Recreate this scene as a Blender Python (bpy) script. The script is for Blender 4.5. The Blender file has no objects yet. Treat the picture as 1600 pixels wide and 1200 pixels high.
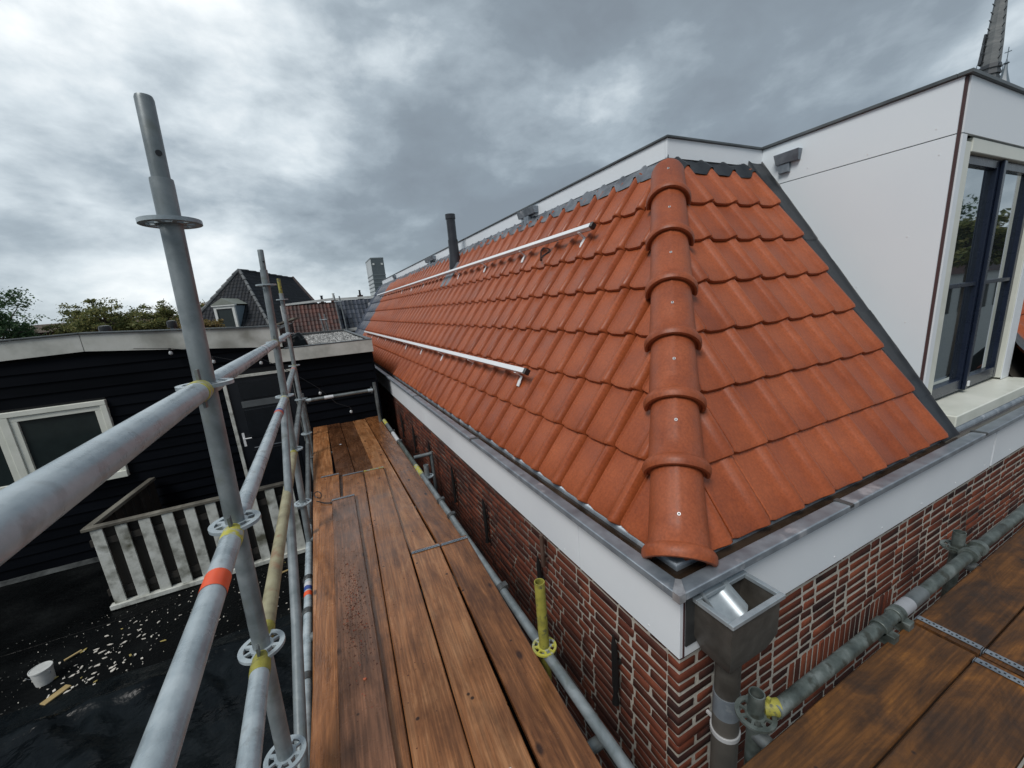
import bpy, bmesh, math, random
import numpy as np
from mathutils import Vector, Matrix, noise as mnoise
R = math.radians
random.seed(7)
sc = bpy.context.scene
# ------------------------------------------------------------------ camera
cam_d = bpy.data.cameras.new('camera'); cam = bpy.data.objects.new('camera', cam_d)
sc.collection.objects.link(cam); sc.camera = cam
yaw, pitch, roll = 0.4506, -0.2327, 0.0821
fw = Vector((math.sin(yaw)*math.cos(pitch), math.cos(yaw)*math.cos(pitch), math.sin(pitch)))
rt = Vector((math.cos(yaw), -math.sin(yaw), 0)); dn = fw.cross(rt)
r2 = rt*math.cos(roll) + dn*math.sin(roll); d2 = dn*math.cos(roll) - rt*math.sin(roll)
m = Matrix.Identity(4)
for i in range(3):
    m[i][0] = r2[i]; m[i][1] = -d2[i]; m[i][2] = -fw[i]
cam.matrix_world = m
cam_d.sensor_width = 36; cam_d.lens = 634.1/1600*36
cam_d.shift_x = -0.00549; cam_d.shift_y = 0.01266
cam_d.clip_start = 0.02; cam_d.clip_end = 3000
# ------------------------------------------------------------------ world
SUN_EL, SUN_AZ = R(50), R(238)      # azimuth clockwise from +Y
w = bpy.data.worlds.new('World'); sc.world = w; w.use_nodes = True
N = w.node_tree.nodes; L = w.node_tree.links; N.clear()
def wn(t, **k):
    n = N.new(t)
    for a, b in k.items(): setattr(n, a, b)
    return n
def wmath(op, a, b=None, c=None):
    n = wn('ShaderNodeMath', operation=op)
    for i, v in enumerate((a, b, c)):
        if v is None: continue
        if isinstance(v, (int, float)): n.inputs[i].default_value = v
        else: L.new(v, n.inputs[i])
    return n.outputs[0]
out = wn('ShaderNodeOutputWorld'); bg = wn('ShaderNodeBackground'); L.new(bg.outputs[0], out.inputs[0])
sky = wn('ShaderNodeTexSky', sky_type='NISHITA', sun_disc=False, sun_elevation=SUN_EL, sun_rotation=SUN_AZ)
SKY = 0.1
bg.inputs[1].default_value = SKY
tc = wn('ShaderNodeTexCoord'); sep = wn('ShaderNodeSeparateXYZ'); L.new(tc.outputs['Generated'], sep.inputs[0])
zc = wmath('ADD', wmath('MAXIMUM', sep.outputs[2], 0.0), 0.36)
cx_ = wmath('DIVIDE', sep.outputs[0], zc); cy_ = wmath('DIVIDE', sep.outputs[1], zc)
comb = wn('ShaderNodeCombineXYZ'); L.new(cx_, comb.inputs[0]); L.new(cy_, comb.inputs[1])
def wnoise(scale, detail, rough, dist, off):
    mp = wn('ShaderNodeMapping'); L.new(tc.outputs['Generated'], mp.inputs[0]); mp.inputs[1].default_value = off; mp.inputs[3].default_value = (1, 1, 1.9)
    n = wn('ShaderNodeTexNoise'); L.new(mp.outputs[0], n.inputs[0])
    n.inputs['Scale'].default_value = scale; n.inputs['Detail'].default_value = detail
    n.inputs['Roughness'].default_value = rough; n.inputs['Distortion'].default_value = dist
    return n.outputs[0]
big = wnoise(1.5, 3, .5, .3, (3.1, 1.7, 0)); mid = wnoise(3.0, 8, .53, .2, (7.3, 2.2, 4)); fine = wnoise(11.0, 6, .58, .3, (1, 9, 2))
# the thinner, brighter part of the overcast lies over the far left, down to the horizon
def wdot(v):
    n = wn('ShaderNodeVectorMath', operation='DOT_PRODUCT'); L.new(tc.outputs['Generated'], n.inputs[0]); n.inputs[1].default_value = Vector(v).normalized(); return n.outputs['Value']
def lobe(d, lo, hi):
    g = wn('ShaderNodeMapRange', interpolation_type='SMOOTHERSTEP'); L.new(wdot(d), g.inputs[0]); g.inputs[1].default_value = lo; g.inputs[2].default_value = hi; return g.outputs[0]
gap = wmath('ADD', wmath('MULTIPLY', lobe((-.17, .90, .42), .86, 1.0), .46), wmath('MULTIPLY', lobe((-.30, .93, .22), .72, 1.0), .09))
hor = wn('ShaderNodeMapRange', interpolation_type='SMOOTHERSTEP'); L.new(sep.outputs[2], hor.inputs[0])
hor.inputs[1].default_value = .24; hor.inputs[2].default_value = .0
v = wmath('ADD', wmath('MULTIPLY', wmath('SUBTRACT', big, .5), .95), wmath('MULTIPLY', wmath('SUBTRACT', mid, .5), 1.70))
v = wmath('ADD', v, wmath('MULTIPLY', wmath('SUBTRACT', fine, .5), .42))
v = wmath('ADD', wmath('ADD', v, .235), gap)
v = wmath('ADD', v, wmath('MULTIPLY', hor.outputs[0], .24))
ramp = wn('ShaderNodeValToRGB'); L.new(v, ramp.inputs[0])
els = ramp.color_ramp.elements
els[0].position = 0.0; els[0].color = (.165, .195, .225, 1)
els[1].position = 1.0; els[1].color = (.74, .77, .78, 1)
for p_, c_ in ((.25, (.19, .228, .262, 1)), (.48, (.285, .335, .375, 1)), (.72, (.49, .545, .58, 1))):
    e = els.new(p_); e.color = c_
sc_ = wn('ShaderNodeMix', data_type='RGBA', blend_type='MULTIPLY'); sc_.inputs[0].default_value = 1
L.new(ramp.outputs[0], sc_.inputs[6]); sc_.inputs[7].default_value = (1/SKY, 1/SKY, 1/SKY, 1)
mx = wn('ShaderNodeMix', data_type='RGBA'); mx.inputs[0].default_value = .95
L.new(sky.outputs[0], mx.inputs[6]); L.new(sc_.outputs[2], mx.inputs[7]); L.new(mx.outputs[2], bg.inputs[0])
# ------------------------------------------------------------------ sun
sd = bpy.data.lights.new('sun', 'SUN'); so = bpy.data.objects.new('sun', sd); sc.collection.objects.link(so)
sd.energy = 1.5; sd.angle = R(24); sd.color = (1, .97, .93)
sdir = Vector((math.sin(SUN_AZ)*math.cos(SUN_EL), math.cos(SUN_AZ)*math.cos(SUN_EL), math.sin(SUN_EL)))
so.rotation_euler = sdir.to_track_quat('Z', 'Y').to_euler()
sc.view_settings.view_transform = 'Standard'; sc.view_settings.look = 'None'
sc.view_settings.exposure = 0.52; sc.view_settings.gamma = 1
sc.render.engine = 'CYCLES'
try: sc.cycles.use_denoising = True
except Exception: pass
# ------------------------------------------------------------------ helpers
col = sc.collection
def link(name, me, mat=None, parent=None, M=None):
    o = bpy.data.objects.new(name, me); col.objects.link(o)
    if mat is not None and me is not None and not me.materials: me.materials.append(mat)
    if M is not None: o.matrix_world = M
    if parent is not None: o.parent = parent        # every parent sits at the origin unrotated
    return o
def thing(name, label, cat, group=None):
    o = bpy.data.objects.new(name, None); col.objects.link(o); o.empty_display_size = .1
    o['label'] = label; o['category'] = cat
    if group: o['group'] = group
    return o
def tag(o, label=None, cat=None, group=None, kind=None):
    if label: o['label'] = label
    if cat: o['category'] = cat
    if group: o['group'] = group
    if kind: o['kind'] = kind
    return o
def perp(d):
    d = Vector(d).normalized(); a = Vector((0, 0, 1)) if abs(d.z) < .9 else Vector((1, 0, 0))
    x = d.cross(a).normalized(); return x, d.cross(x).normalized()
class MB:
    def __init__(s): s.v = []; s.f = []; s.mi = []
    def add(s, vs, fs, mi=0):
        k = len(s.v); s.v += [tuple(a) for a in vs]; s.f += [tuple(i+k for i in f) for f in fs]; s.mi += [mi]*len(fs); return s
    def box(s, x0, x1, y0, y1, z0, z1, mi=0, M=None):
        vs = [Vector(p) for p in ((x0,y0,z0),(x1,y0,z0),(x1,y1,z0),(x0,y1,z0),(x0,y0,z1),(x1,y0,z1),(x1,y1,z1),(x0,y1,z1))]
        if M is not None: vs = [M @ p for p in vs]
        return s.add(vs, [(0,3,2,1),(4,5,6,7),(0,1,5,4),(1,2,6,5),(2,3,7,6),(3,0,4,7)], mi)
    def hexa(s, vs, mi=0): return s.add(vs, [(0,3,2,1),(4,5,6,7),(0,1,5,4),(1,2,6,5),(2,3,7,6),(3,0,4,7)], mi)
    def tube(s, pts, rad, n=16, caps=True, mi=0, hollow=0):
        pts = [Vector(p) for p in pts]
        if not isinstance(rad, (list, tuple)): rad = [rad]*len(pts)
        rings = []
        d0 = (pts[1]-pts[0]); x, y = perp(d0)
        for i, p in enumerate(pts):
            d = (pts[min(i+1, len(pts)-1)]-pts[max(i-1, 0)]).normalized()
            if d.length > 0 and len(pts) > 2:
                x = (x - d*x.dot(d)).normalized(); y = d.cross(x)
            rings.append([p + (x*math.cos(2*math.pi*k/n) + y*math.sin(2*math.pi*k/n))*rad[i] for k in range(n)])
        vs = [q for r in rings for q in r]; fs = []
        for i in range(len(pts)-1):
            for k in range(n):
                fs.append((i*n+k, i*n+(k+1) % n, (i+1)*n+(k+1) % n, (i+1)*n+k))
        if caps:
            fs.append(tuple(range(n))[::-1]); e = (len(pts)-1)*n
            fs.append(tuple(range(e, e+n)))
        return s.add(vs, fs, mi)
    def quad(s, a, b, c, d, mi=0): return s.add([a, b, c, d], [(0, 1, 2, 3)], mi)
    def grid(s, fn, nu, nv, mi=0, flip=False):
        vs = [fn(i/nu, j/nv) for j in range(nv+1) for i in range(nu+1)]
        fs = []
        for j in range(nv):
            for i in range(nu):
                a = j*(nu+1)+i; q = (a, a+1, a+nu+2, a+nu+1); fs.append(q[::-1] if flip else q)
        return s.add(vs, fs, mi)
    def mesh(s, name, mats=(), smooth=35, bevel=0, seg=1):
        me = bpy.data.meshes.new(name); me.from_pydata([tuple(p) for p in s.v], [], s.f)
        for m_ in mats: me.materials.append(m_)
        if any(s.mi): me.polygons.foreach_set('material_index', s.mi)
        if bevel:
            bm = bmesh.new(); bm.from_mesh(me)
            bmesh.ops.bevel(bm, geom=[e for e in bm.edges if len(e.link_faces) == 2 and e.calc_face_angle(0) > .5], offset=bevel, segments=seg, affect='EDGES', profile=.7)
            bm.to_mesh(me); bm.free()
        if smooth:
            me.polygons.foreach_set('use_smooth', [True]*len(me.polygons)); me.set_sharp_from_angle(angle=R(smooth))
        me.update(); return me
    def obj(s, name, mat, parent=None, smooth=35, bevel=0, seg=1):
        mats = mat if isinstance(mat, (list, tuple)) else (mat,)
        return link(name, s.mesh(name, mats, smooth, bevel, seg), None, parent)
# ------------------------------------------------------------------ materials
def material(name, stops, rough=(.5, .6), scale=4, detail=6, metal=0, stretch=(1, 1, 1), bump=0, bscale=None, spec=.5,
             rnd=0, coords='Object', nrough=.6, dist=0, per=False, spots=None, coat=0, objshift=True):
    """two-octave noise through a colour ramp; object random shifts the pattern and, with rnd, the value"""
    m = bpy.data.materials.new(name); m.use_nodes = True; t = m.node_tree; n = t.nodes; l = t.links
    b = n['Principled BSDF']; b.inputs['Metallic'].default_value = metal; b.inputs['Specular IOR Level'].default_value = spec
    if coat: b.inputs['Coat Weight'].default_value = coat; b.inputs['Coat Roughness'].default_value = .12
    tcn = n.new('ShaderNodeTexCoord'); mp = n.new('ShaderNodeMapping'); l.new(tcn.outputs[coords], mp.inputs[0]); mp.inputs[3].default_value = stretch
    oi = n.new('ShaderNodeObjectInfo')
    vec = mp.outputs[0]
    if objshift:
        mul = n.new('ShaderNodeMath'); mul.operation = 'MULTIPLY'; l.new(oi.outputs['Random'], mul.inputs[0]); mul.inputs[1].default_value = 37
        ad = n.new('ShaderNodeVectorMath'); ad.operation = 'ADD'; l.new(mp.outputs[0], ad.inputs[0]); l.new(mul.outputs[0], ad.inputs[1]); vec = ad.outputs[0]
    tx = n.new('ShaderNodeTexNoise'); l.new(vec, tx.inputs[0]); tx.inputs['Scale'].default_value = scale
    tx.inputs['Detail'].default_value = detail; tx.inputs['Roughness'].default_value = nrough; tx.inputs['Distortion'].default_value = dist
    val = tx.outputs[0]
    def mth(op, a, b_):
        q = n.new('ShaderNodeMath'); q.operation = op
        for i, v_ in enumerate((a, b_)):
            if isinstance(v_, (int, float)): q.inputs[i].default_value = v_
            else: l.new(v_, q.inputs[i])
        return q.outputs[0]
    if rnd:
        r_ = oi.outputs['Random']
        if per:
            g = n.new('ShaderNodeNewGeometry'); r_ = mth('FRACT', mth('ADD', r_, g.outputs['Random Per Island']), 0)
        val = mth('ADD', val, mth('MULTIPLY', mth('SUBTRACT', r_, .5), rnd))
    cr = n.new('ShaderNodeValToRGB'); l.new(val, cr.inputs[0]); e = cr.color_ramp.elements
    e[0].position = stops[0][0]; e[0].color = (*stops[0][1], 1); e[1].position = stops[-1][0]; e[1].color = (*stops[-1][1], 1)
    for p_, c_ in stops[1:-1]:
        q = e.new(p_); q.color = (*c_, 1)
    colr = cr.outputs[0]
    if spots:      # (scale, lo, hi, colour): stains with a shape of their own
        t2 = n.new('ShaderNodeTexNoise'); l.new(vec, t2.inputs[0]); t2.inputs['Scale'].default_value = spots[0]; t2.inputs['Detail'].default_value = 5
        mr = n.new('ShaderNodeMapRange'); l.new(t2.outputs[0], mr.inputs[0]); mr.inputs[1].default_value = spots[1]; mr.inputs[2].default_value = spots[2]
        mxx = n.new('ShaderNodeMix'); mxx.data_type = 'RGBA'; l.new(mr.outputs[0], mxx.inputs[0]); l.new(colr, mxx.inputs[6]); mxx.inputs[7].default_value = (*spots[3], 1); colr = mxx.outputs[2]
    l.new(colr, b.inputs['Base Color'])
    mr = n.new('ShaderNodeMapRange'); l.new(tx.outputs[0], mr.inputs[0]); mr.inputs[1].default_value = .3; mr.inputs[2].default_value = .7
    mr.inputs[3].default_value = rough[0]; mr.inputs[4].default_value = rough[1]; l.new(mr.outputs[0], b.inputs['Roughness'])
    if bump:
        t3 = n.new('ShaderNodeTexNoise'); l.new(vec, t3.inputs[0]); t3.inputs['Scale'].default_value = bscale or scale*6; t3.inputs['Detail'].default_value = 4
        bp = n.new('ShaderNodeBump'); bp.inputs['Strength'].default_value = 1; bp.inputs['Distance'].default_value = bump
        l.new(t3.outputs[0], bp.inputs['Height']); l.new(bp.outputs[0], b.inputs['Normal'])
    return m
def plain(name, c, rough=.5, metal=0, spec=.5):
    k = [tuple(x*q for x in c) for q in (.85, 1.12)]
    return material(name, [(.3, k[0]), (.7, k[1])], (rough*.9, min(1, rough*1.1)), 9, metal=metal, spec=spec)
TILE = material('terracotta_tile', [(.18, (.225, .048, .015)), (.5, (.325, .075, .023)), (.8, (.41, .105, .036))], (.34, .50), 3.5, 7, rnd=.16, per=True, bump=.0006, bscale=240, spec=.45)
def speckle(m, sc_, amt):
    t = m.node_tree; b = t.nodes['Principled BSDF']; src = b.inputs['Base Color'].links[0].from_socket
    tc_ = t.nodes.new('ShaderNodeTexCoord'); n_ = t.nodes.new('ShaderNodeTexNoise'); n_.inputs['Scale'].default_value = sc_; n_.inputs['Detail'].default_value = 3
    t.links.new(tc_.outputs['Object'], n_.inputs[0]); mr_ = t.nodes.new('ShaderNodeMapRange'); t.links.new(n_.outputs[0], mr_.inputs[0])
    mr_.inputs[1].default_value = .35; mr_.inputs[2].default_value = .65; mr_.inputs[3].default_value = 1-amt; mr_.inputs[4].default_value = 1+amt*.6
    mx = t.nodes.new('ShaderNodeMix'); mx.data_type = 'RGBA'; mx.blend_type = 'MULTIPLY'; mx.inputs[0].default_value = 1
    t.links.new(src, mx.inputs[6]); t.links.new(mr_.outputs[0], mx.inputs[7]); t.links.new(mx.outputs[2], b.inputs['Base Color'])
speckle(TILE, 90, .16)
DTILE = material('anthracite_tile', [(.2, (.035, .045, .065)), (.8, (.09, .11, .15))], (.3, .42), 5, rnd=.3, per=True)
RIDGE = material('ridge_terracotta', [(.2, (.23, .052, .018)), (.55, (.325, .078, .026)), (.85, (.40, .110, .042))], (.42, .58), 6, 7, rnd=.15, bump=.0006, bscale=220)
speckle(RIDGE, 90, .16)
WHITE = material('white_panel', [(.3, (.78, .82, .86)), (.7, (.82, .86, .89))], (.35, .45), 1.5, objshift=False)
CREAM = material('cream_paint', [(.3, (.64, .66, .58)), (.7, (.74, .75, .68))], (.3, .45), 6)
DIRTYWHITE = material('weathered_white_paint', [(.25, (.30, .31, .28)), (.5, (.50, .51, .47)), (.8, (.62, .63, .60))], (.5, .7), 3.2, 8, spots=(1.7, .56, .74, (.25, .25, .22)), bump=.0008, bscale=60)
SLATW = material('flaking_white_slat', [(.3, (.25, .255, .23)), (.5, (.54, .555, .51)), (.75, (.70, .72, .69))], (.6, .8), 7, 8, spots=(4, .55, .70, (.10, .10, .07)), bump=.002, bscale=50)
GREYWOOD = material('weathered_grey_wood', [(.3, (.045, .040, .032)), (.55, (.14, .13, .105)), (.8, (.30, .29, .24))], (.6, .8), 5, 8, stretch=(1, .2, 1), bump=.002)
DARKWOOD = material('dark_old_wood', [(.3, (.012, .011, .010)), (.7, (.045, .038, .030))], (.55, .75), 5, 8, stretch=(1, 1, .2), bump=.002)
ZINC = material('zinc', [(.25, (.13, .155, .185)), (.5, (.23, .265, .30)), (.8, (.38, .42, .46))], (.30, .5), 8, 8, metal=.35, spots=(9, .60, .75, (.55, .57, .60)), bump=.0004)
ZINCD = material('aged_zinc', [(.3, (.06, .065, .068)), (.7, (.13, .135, .135))], (.35, .5), 7, 7, metal=.6)
ZINCB = material('dusty_zinc', [(.3, (.060, .054, .047)), (.7, (.15, .14, .125))], (.3, .5), 9, 7, metal=.4)
LEAD = material('lead_sheet', [(.25, (.09, .10, .115)), (.7, (.24, .26, .29))], (.28, .45), 7, 8, metal=.4, bump=.006, bscale=11)
DARKLEAD = material('dark_flashing', [(.25, (.010, .012, .015)), (.7, (.030, .035, .042))], (.36, .55), 5, 8, spec=.35, bump=.003, bscale=9)
GALV = material('galvanised_steel', [(.22, (.10, .12, .125)), (.48, (.20, .23, .24)), (.8, (.36, .395, .41))], (.30, .5), 9, 8, metal=.25, dist=.4, spots=(14, .60, .72, (.17, .19, .18)), bump=.0003, bscale=60)
GALVW = material('wet_pale_galvanised_steel', [(.22, (.18, .22, .245)), (.5, (.35, .41, .44)), (.8, (.56, .62, .645))], (.18, .42), 12, 8, metal=.05, spots=(18, .60, .70, (.26, .29, .30)), bump=.0006, bscale=90)
GALVO = material('grubby_ochre_tube', [(.25, (.15, .125, .075)), (.5, (.32, .295, .18)), (.8, (.42, .40, .27))], (.45, .65), 11, 8, spots=(9, .55, .66, (.26, .13, .07)), bump=.0006)
GALVG = material('green_grimed_tube', [(.3, (.040, .050, .045)), (.5, (.10, .12, .11)), (.8, (.25, .28, .27))], (.35, .6), 14, 8, metal=.3, spots=(20, .56, .66, (.05, .055, .045)), bump=.0008)
GALVD = material('dull_dark_galvanised', [(.3, (.10, .115, .12)), (.7, (.22, .24, .24))], (.35, .5), 10, 8, metal=.5)
YELLOW = material('yellow_paint', [(.28, (.30, .31, .18)), (.5, (.50, .46, .06)), (.8, (.60, .58, .16))], (.4, .6), 22, 7, spots=(26, .52, .58, (.40, .43, .41)))
YELLOWG = material('mossy_yellow_paint', [(.28, (.13, .135, .05)), (.5, (.30, .28, .05)), (.8, (.44, .41, .08))], (.4, .6), 20, 8, spots=(34, .56, .66, (.12, .12, .06)))
BLACKP = plain('black_plastic', (.012, .013, .015), .35)
FLUE = material('black_flue', [(.3, (.020, .022, .028)), (.7, (.04, .045, .055))], (.3, .45), 6)
ALU = material('bright_aluminium', [(.3, (.78, .79, .80)), (.7, (.84, .85, .86))], (.28, .34), 3, metal=.15)
CLAD = material('black_cladding', [(.3, (.0016, .0022, .0036)), (.7, (.0040, .0052, .008))], (.45, .65), 3, 7, stretch=(.3, 1, 1), rnd=.2, bump=.0008, bscale=20, spec=.06)
BITUMEN = material('wet_bitumen', [(.3, (.0012, .0015, .0018)), (.55, (.0035, .0042, .0046)), (.8, (.010, .012, .012))], (.14, .85), 2.2, 10, bump=.010, bscale=30, spec=.07, objshift=False)
SHEET = material('black_plastic_sheet', [(.3, (.002, .003, .004)), (.6, (.006, .009, .011)), (.8, (.016, .021, .024))], (.14, .40), 3, 8, bump=.035, bscale=4.5, spec=.13)
NAVY = plain('navy_window_paint', (.010, .016, .034), .28)
CAPM = material('grey_roof_trim', [(.3, (.07, .08, .085)), (.7, (.14, .155, .16))], (.4, .5), 4, metal=.3)
MORTF = material('pale_mortar', [(.25, (.36, .34, .29)), (.5, (.52, .49, .43)), (.8, (.64, .61, .54))], (.85, .95), 9, 8, bump=.004, bscale=70, spots=(1.6, .60, .72, (.16, .14, .12)), objshift=False)
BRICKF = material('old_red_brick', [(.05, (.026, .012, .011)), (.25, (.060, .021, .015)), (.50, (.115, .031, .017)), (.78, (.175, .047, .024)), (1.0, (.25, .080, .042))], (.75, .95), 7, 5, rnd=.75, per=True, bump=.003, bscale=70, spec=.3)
BRICKS = material('shaded_dark_brick', [(.05, (.026, .010, .009)), (.35, (.062, .019, .012)), (.6, (.120, .032, .017)), (.95, (.19, .052, .025))], (.6, .85), 7, 5, rnd=.55, per=True, bump=.003, bscale=70, spec=.35)  # old side brick; the shade of the scaffold gap is put into its colour
IRON = plain('black_iron', (.010, .009, .009), .6)
SILT = material('silty_gutter_water', [(.3, (.020, .014, .010)), (.7, (.060, .042, .030))], (.04, .22), 5, 6)
GLASS = bpy.data.materials.new('window_glass'); GLASS.use_nodes = True
g_ = GLASS.node_tree; b_ = g_.nodes['Principled BSDF']; b_.inputs['Base Color'].default_value = (.02, .026, .03, 1); b_.inputs['Roughness'].default_value = .02
gl_ = g_.nodes.new('ShaderNodeBsdfGlossy'); gl_.inputs['Roughness'].default_value = .015; gl_.inputs['Color'].default_value = (.8, .86, .9, 1)
mx_ = g_.nodes.new('ShaderNodeMixShader'); mx_.inputs[0].default_value = .42
g_.links.new(b_.outputs[0], mx_.inputs[1]); g_.links.new(gl_.outputs[0], mx_.inputs[2]); g_.links.new(mx_.outputs[0], g_.nodes['Material Output'].inputs[0])
DGLASS = plain('dark_window_glass', (.018, .026, .026), .08)
# mortar of the side wall: repointed pale near the corner, grimy beyond
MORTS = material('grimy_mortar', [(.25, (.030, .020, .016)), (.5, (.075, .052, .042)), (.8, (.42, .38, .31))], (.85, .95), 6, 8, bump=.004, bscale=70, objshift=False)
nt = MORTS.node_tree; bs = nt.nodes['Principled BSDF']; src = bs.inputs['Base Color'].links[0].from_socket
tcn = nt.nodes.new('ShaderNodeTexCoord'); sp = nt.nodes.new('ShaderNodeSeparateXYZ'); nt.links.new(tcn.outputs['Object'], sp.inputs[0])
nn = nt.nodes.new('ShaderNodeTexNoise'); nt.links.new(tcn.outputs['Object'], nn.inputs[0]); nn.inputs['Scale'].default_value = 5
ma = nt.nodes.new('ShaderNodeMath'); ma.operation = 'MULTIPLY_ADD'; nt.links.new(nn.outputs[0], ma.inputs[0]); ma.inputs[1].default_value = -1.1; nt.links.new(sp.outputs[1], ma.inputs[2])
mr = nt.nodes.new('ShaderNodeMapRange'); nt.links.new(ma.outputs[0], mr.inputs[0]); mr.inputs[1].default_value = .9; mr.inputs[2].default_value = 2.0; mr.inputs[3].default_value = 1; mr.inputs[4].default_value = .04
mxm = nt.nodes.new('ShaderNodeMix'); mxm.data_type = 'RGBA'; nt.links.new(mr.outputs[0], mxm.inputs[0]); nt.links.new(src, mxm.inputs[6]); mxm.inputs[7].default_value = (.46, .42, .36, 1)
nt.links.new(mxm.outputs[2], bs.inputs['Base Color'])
def wood(name, stops, rough, stain, st=(5, .9, 5), amt=.62, lo=.52):
    m = material(name, stops, rough, 3.0, 12, stretch=st, bump=.0009, bscale=30, rnd=.30, spec=.5, dist=.8, nrough=.68)
    nt = m.node_tree; n = nt.nodes; l = nt.links; bs = n['Principled BSDF']
    tcn = n.new('ShaderNodeTexCoord'); oi = n.new('ShaderNodeObjectInfo')
    ad = n.new('ShaderNodeVectorMath'); ad.operation = 'ADD'; l.new(tcn.outputs['Object'], ad.inputs[0])
    mu = n.new('ShaderNodeMath'); mu.operation = 'MULTIPLY'; l.new(oi.outputs['Random'], mu.inputs[0]); mu.inputs[1].default_value = 53; l.new(mu.outputs[0], ad.inputs[1])
    src = bs.inputs['Base Color'].links[0].from_socket
    # damp smears
    t = n.new('ShaderNodeTexNoise'); l.new(ad.outputs[0], t.inputs[0]); t.inputs['Scale'].default_value = 3.2; t.inputs['Detail'].default_value = 7; t.inputs['Roughness'].default_value = .65
    mr = n.new('ShaderNodeMapRange'); l.new(t.outputs[0], mr.inputs[0]); mr.inputs[1].default_value = lo; mr.inputs[2].default_value = lo+.20; mr.inputs[4].default_value = amt
    mx = n.new('ShaderNodeMix'); mx.data_type = 'RGBA'; l.new(mr.outputs[0], mx.inputs[0]); l.new(src, mx.inputs[6]); mx.inputs[7].default_value = (*stain, 1)
    # knots: stretched voronoi cells
    mp = n.new('ShaderNodeMapping'); l.new(ad.outputs[0], mp.inputs[0]); mp.inputs[3].default_value = (1.6, .8, 1.6)
    vo = n.new('ShaderNodeTexVoronoi'); l.new(mp.outputs[0], vo.inputs[0]); vo.inputs['Scale'].default_value = 4.2
    k = n.new('ShaderNodeMapRange'); l.new(vo.outputs['Distance'], k.inputs[0]); k.inputs[1].default_value = .06; k.inputs[2].default_value = .12; k.inputs[3].default_value = .9; k.inputs[4].default_value = 0
    mx2 = n.new('ShaderNodeMix'); mx2.data_type = 'RGBA'; l.new(k.outputs[0], mx2.inputs[0]); l.new(mx.outputs[2], mx2.inputs[6]); mx2.inputs[7].default_value = (.030, .012, .007, 1)
    # nail holes and pitch marks
    vh = n.new('ShaderNodeTexVoronoi'); l.new(ad.outputs[0], vh.inputs[0]); vh.inputs['Scale'].default_value = 8.5
    kh = n.new('ShaderNodeMapRange'); l.new(vh.outputs['Distance'], kh.inputs[0]); kh.inputs[1].default_value = .055; kh.inputs[2].default_value = .085; kh.inputs[3].default_value = .9; kh.inputs[4].default_value = 0
    mxh = n.new('ShaderNodeMix'); mxh.data_type = 'RGBA'; l.new(kh.outputs[0], mxh.inputs[0]); l.new(mx2.outputs[2], mxh.inputs[6]); mxh.inputs[7].default_value = (.018, .009, .006, 1); mx2 = mxh
    # fine dark grain cracks
    mp3 = n.new('ShaderNodeMapping'); l.new(ad.outputs[0], mp3.inputs[0]); mp3.inputs[3].default_value = (120, 3.5, 120)
    t3 = n.new('ShaderNodeTexNoise'); l.new(mp3.outputs[0], t3.inputs[0]); t3.inputs['Scale'].default_value = 1; t3.inputs['Detail'].default_value = 5
    m3 = n.new('ShaderNodeMapRange'); l.new(t3.outputs[0], m3.inputs[0]); m3.inputs[1].default_value = .42; m3.inputs[2].default_value = .62; m3.inputs[3].default_value = .74; m3.inputs[4].default_value = 1.15
    mx3 = n.new('ShaderNodeMix'); mx3.data_type = 'RGBA'; mx3.blend_type = 'MULTIPLY'; mx3.inputs[0].default_value = 1; l.new(mx2.outputs[2], mx3.inputs[6]); l.new(m3.outputs[0], mx3.inputs[7])
    l.new(mx3.outputs[2], bs.inputs['Base Color'])
    # water film: glossy in patches
    mr2 = n.new('ShaderNodeMapRange'); l.new(t.outputs[0], mr2.inputs[0]); mr2.inputs[1].default_value = .35; mr2.inputs[2].default_value = .65; mr2.inputs[3].default_value = rough[1]; mr2.inputs[4].default_value = rough[0]
    l.new(mr2.outputs[0], bs.inputs['Roughness'])
    return m
WOOD = wood('wet_scaffold_plank', [(.25, (.140, .052, .018)), (.5, (.32, .130, .048)), (.75, (.48, .235, .105))], (.11, .36), (.10, .040, .017))
WOODB = wood('grey_brown_cracked_plank', [(.25, (.12, .055, .029)), (.5, (.26, .12, .064)), (.75, (.38, .20, .12))], (.13, .34), (.07, .033, .019))
WOODD = wood('soaked_dark_plank', [(.25, (.040, .016, .007)), (.5, (.095, .038, .016)), (.75, (.17, .075, .035))], (.14, .34), (.030, .013, .007))
WOODG = wood('grubby_plank', [(.25, (.045, .019, .006)), (.5, (.16, .062, .012)), (.75, (.38, .150, .022))], (.5, .75), (.035, .019, .011), st=(3, 1.3, 3), amt=.85, lo=.49)
# ================================================================== GROUND
G0 = -9.0
gr = MB().quad((-400, -400, G0), (400, -400, G0), (400, 900, G0), (-400, 900, G0)).obj('ground', material('street_ground', [(.3, (.045, .045, .042)), (.7, (.09, .085, .075))], (.7, .9), .4, objshift=False))
tag(gr, kind='structure')
# ================================================================== THE BRICK HOUSE
XL, YL = .966, .852                    # outer lip of the gutter
XE, YE, ZE, S = 1.116, .991, -1.03, 1.4215
TH = math.atan(S); CT, ST = math.cos(TH), math.sin(TH)
XT, YT, ZT = 2.488, 2.361, 1.035        # parapet
XC, YD = 3.558, 1.164                   # dormer cheek plane / dormer front
WX, WY, ZF = 1.035, .911, -1.358        # brick faces, underside of the fascia
YEND = 15.15
house = thing('brick_house', 'red brick house with orange tiled mansard roof, white fascia boards and a white dormer', 'house')
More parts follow.
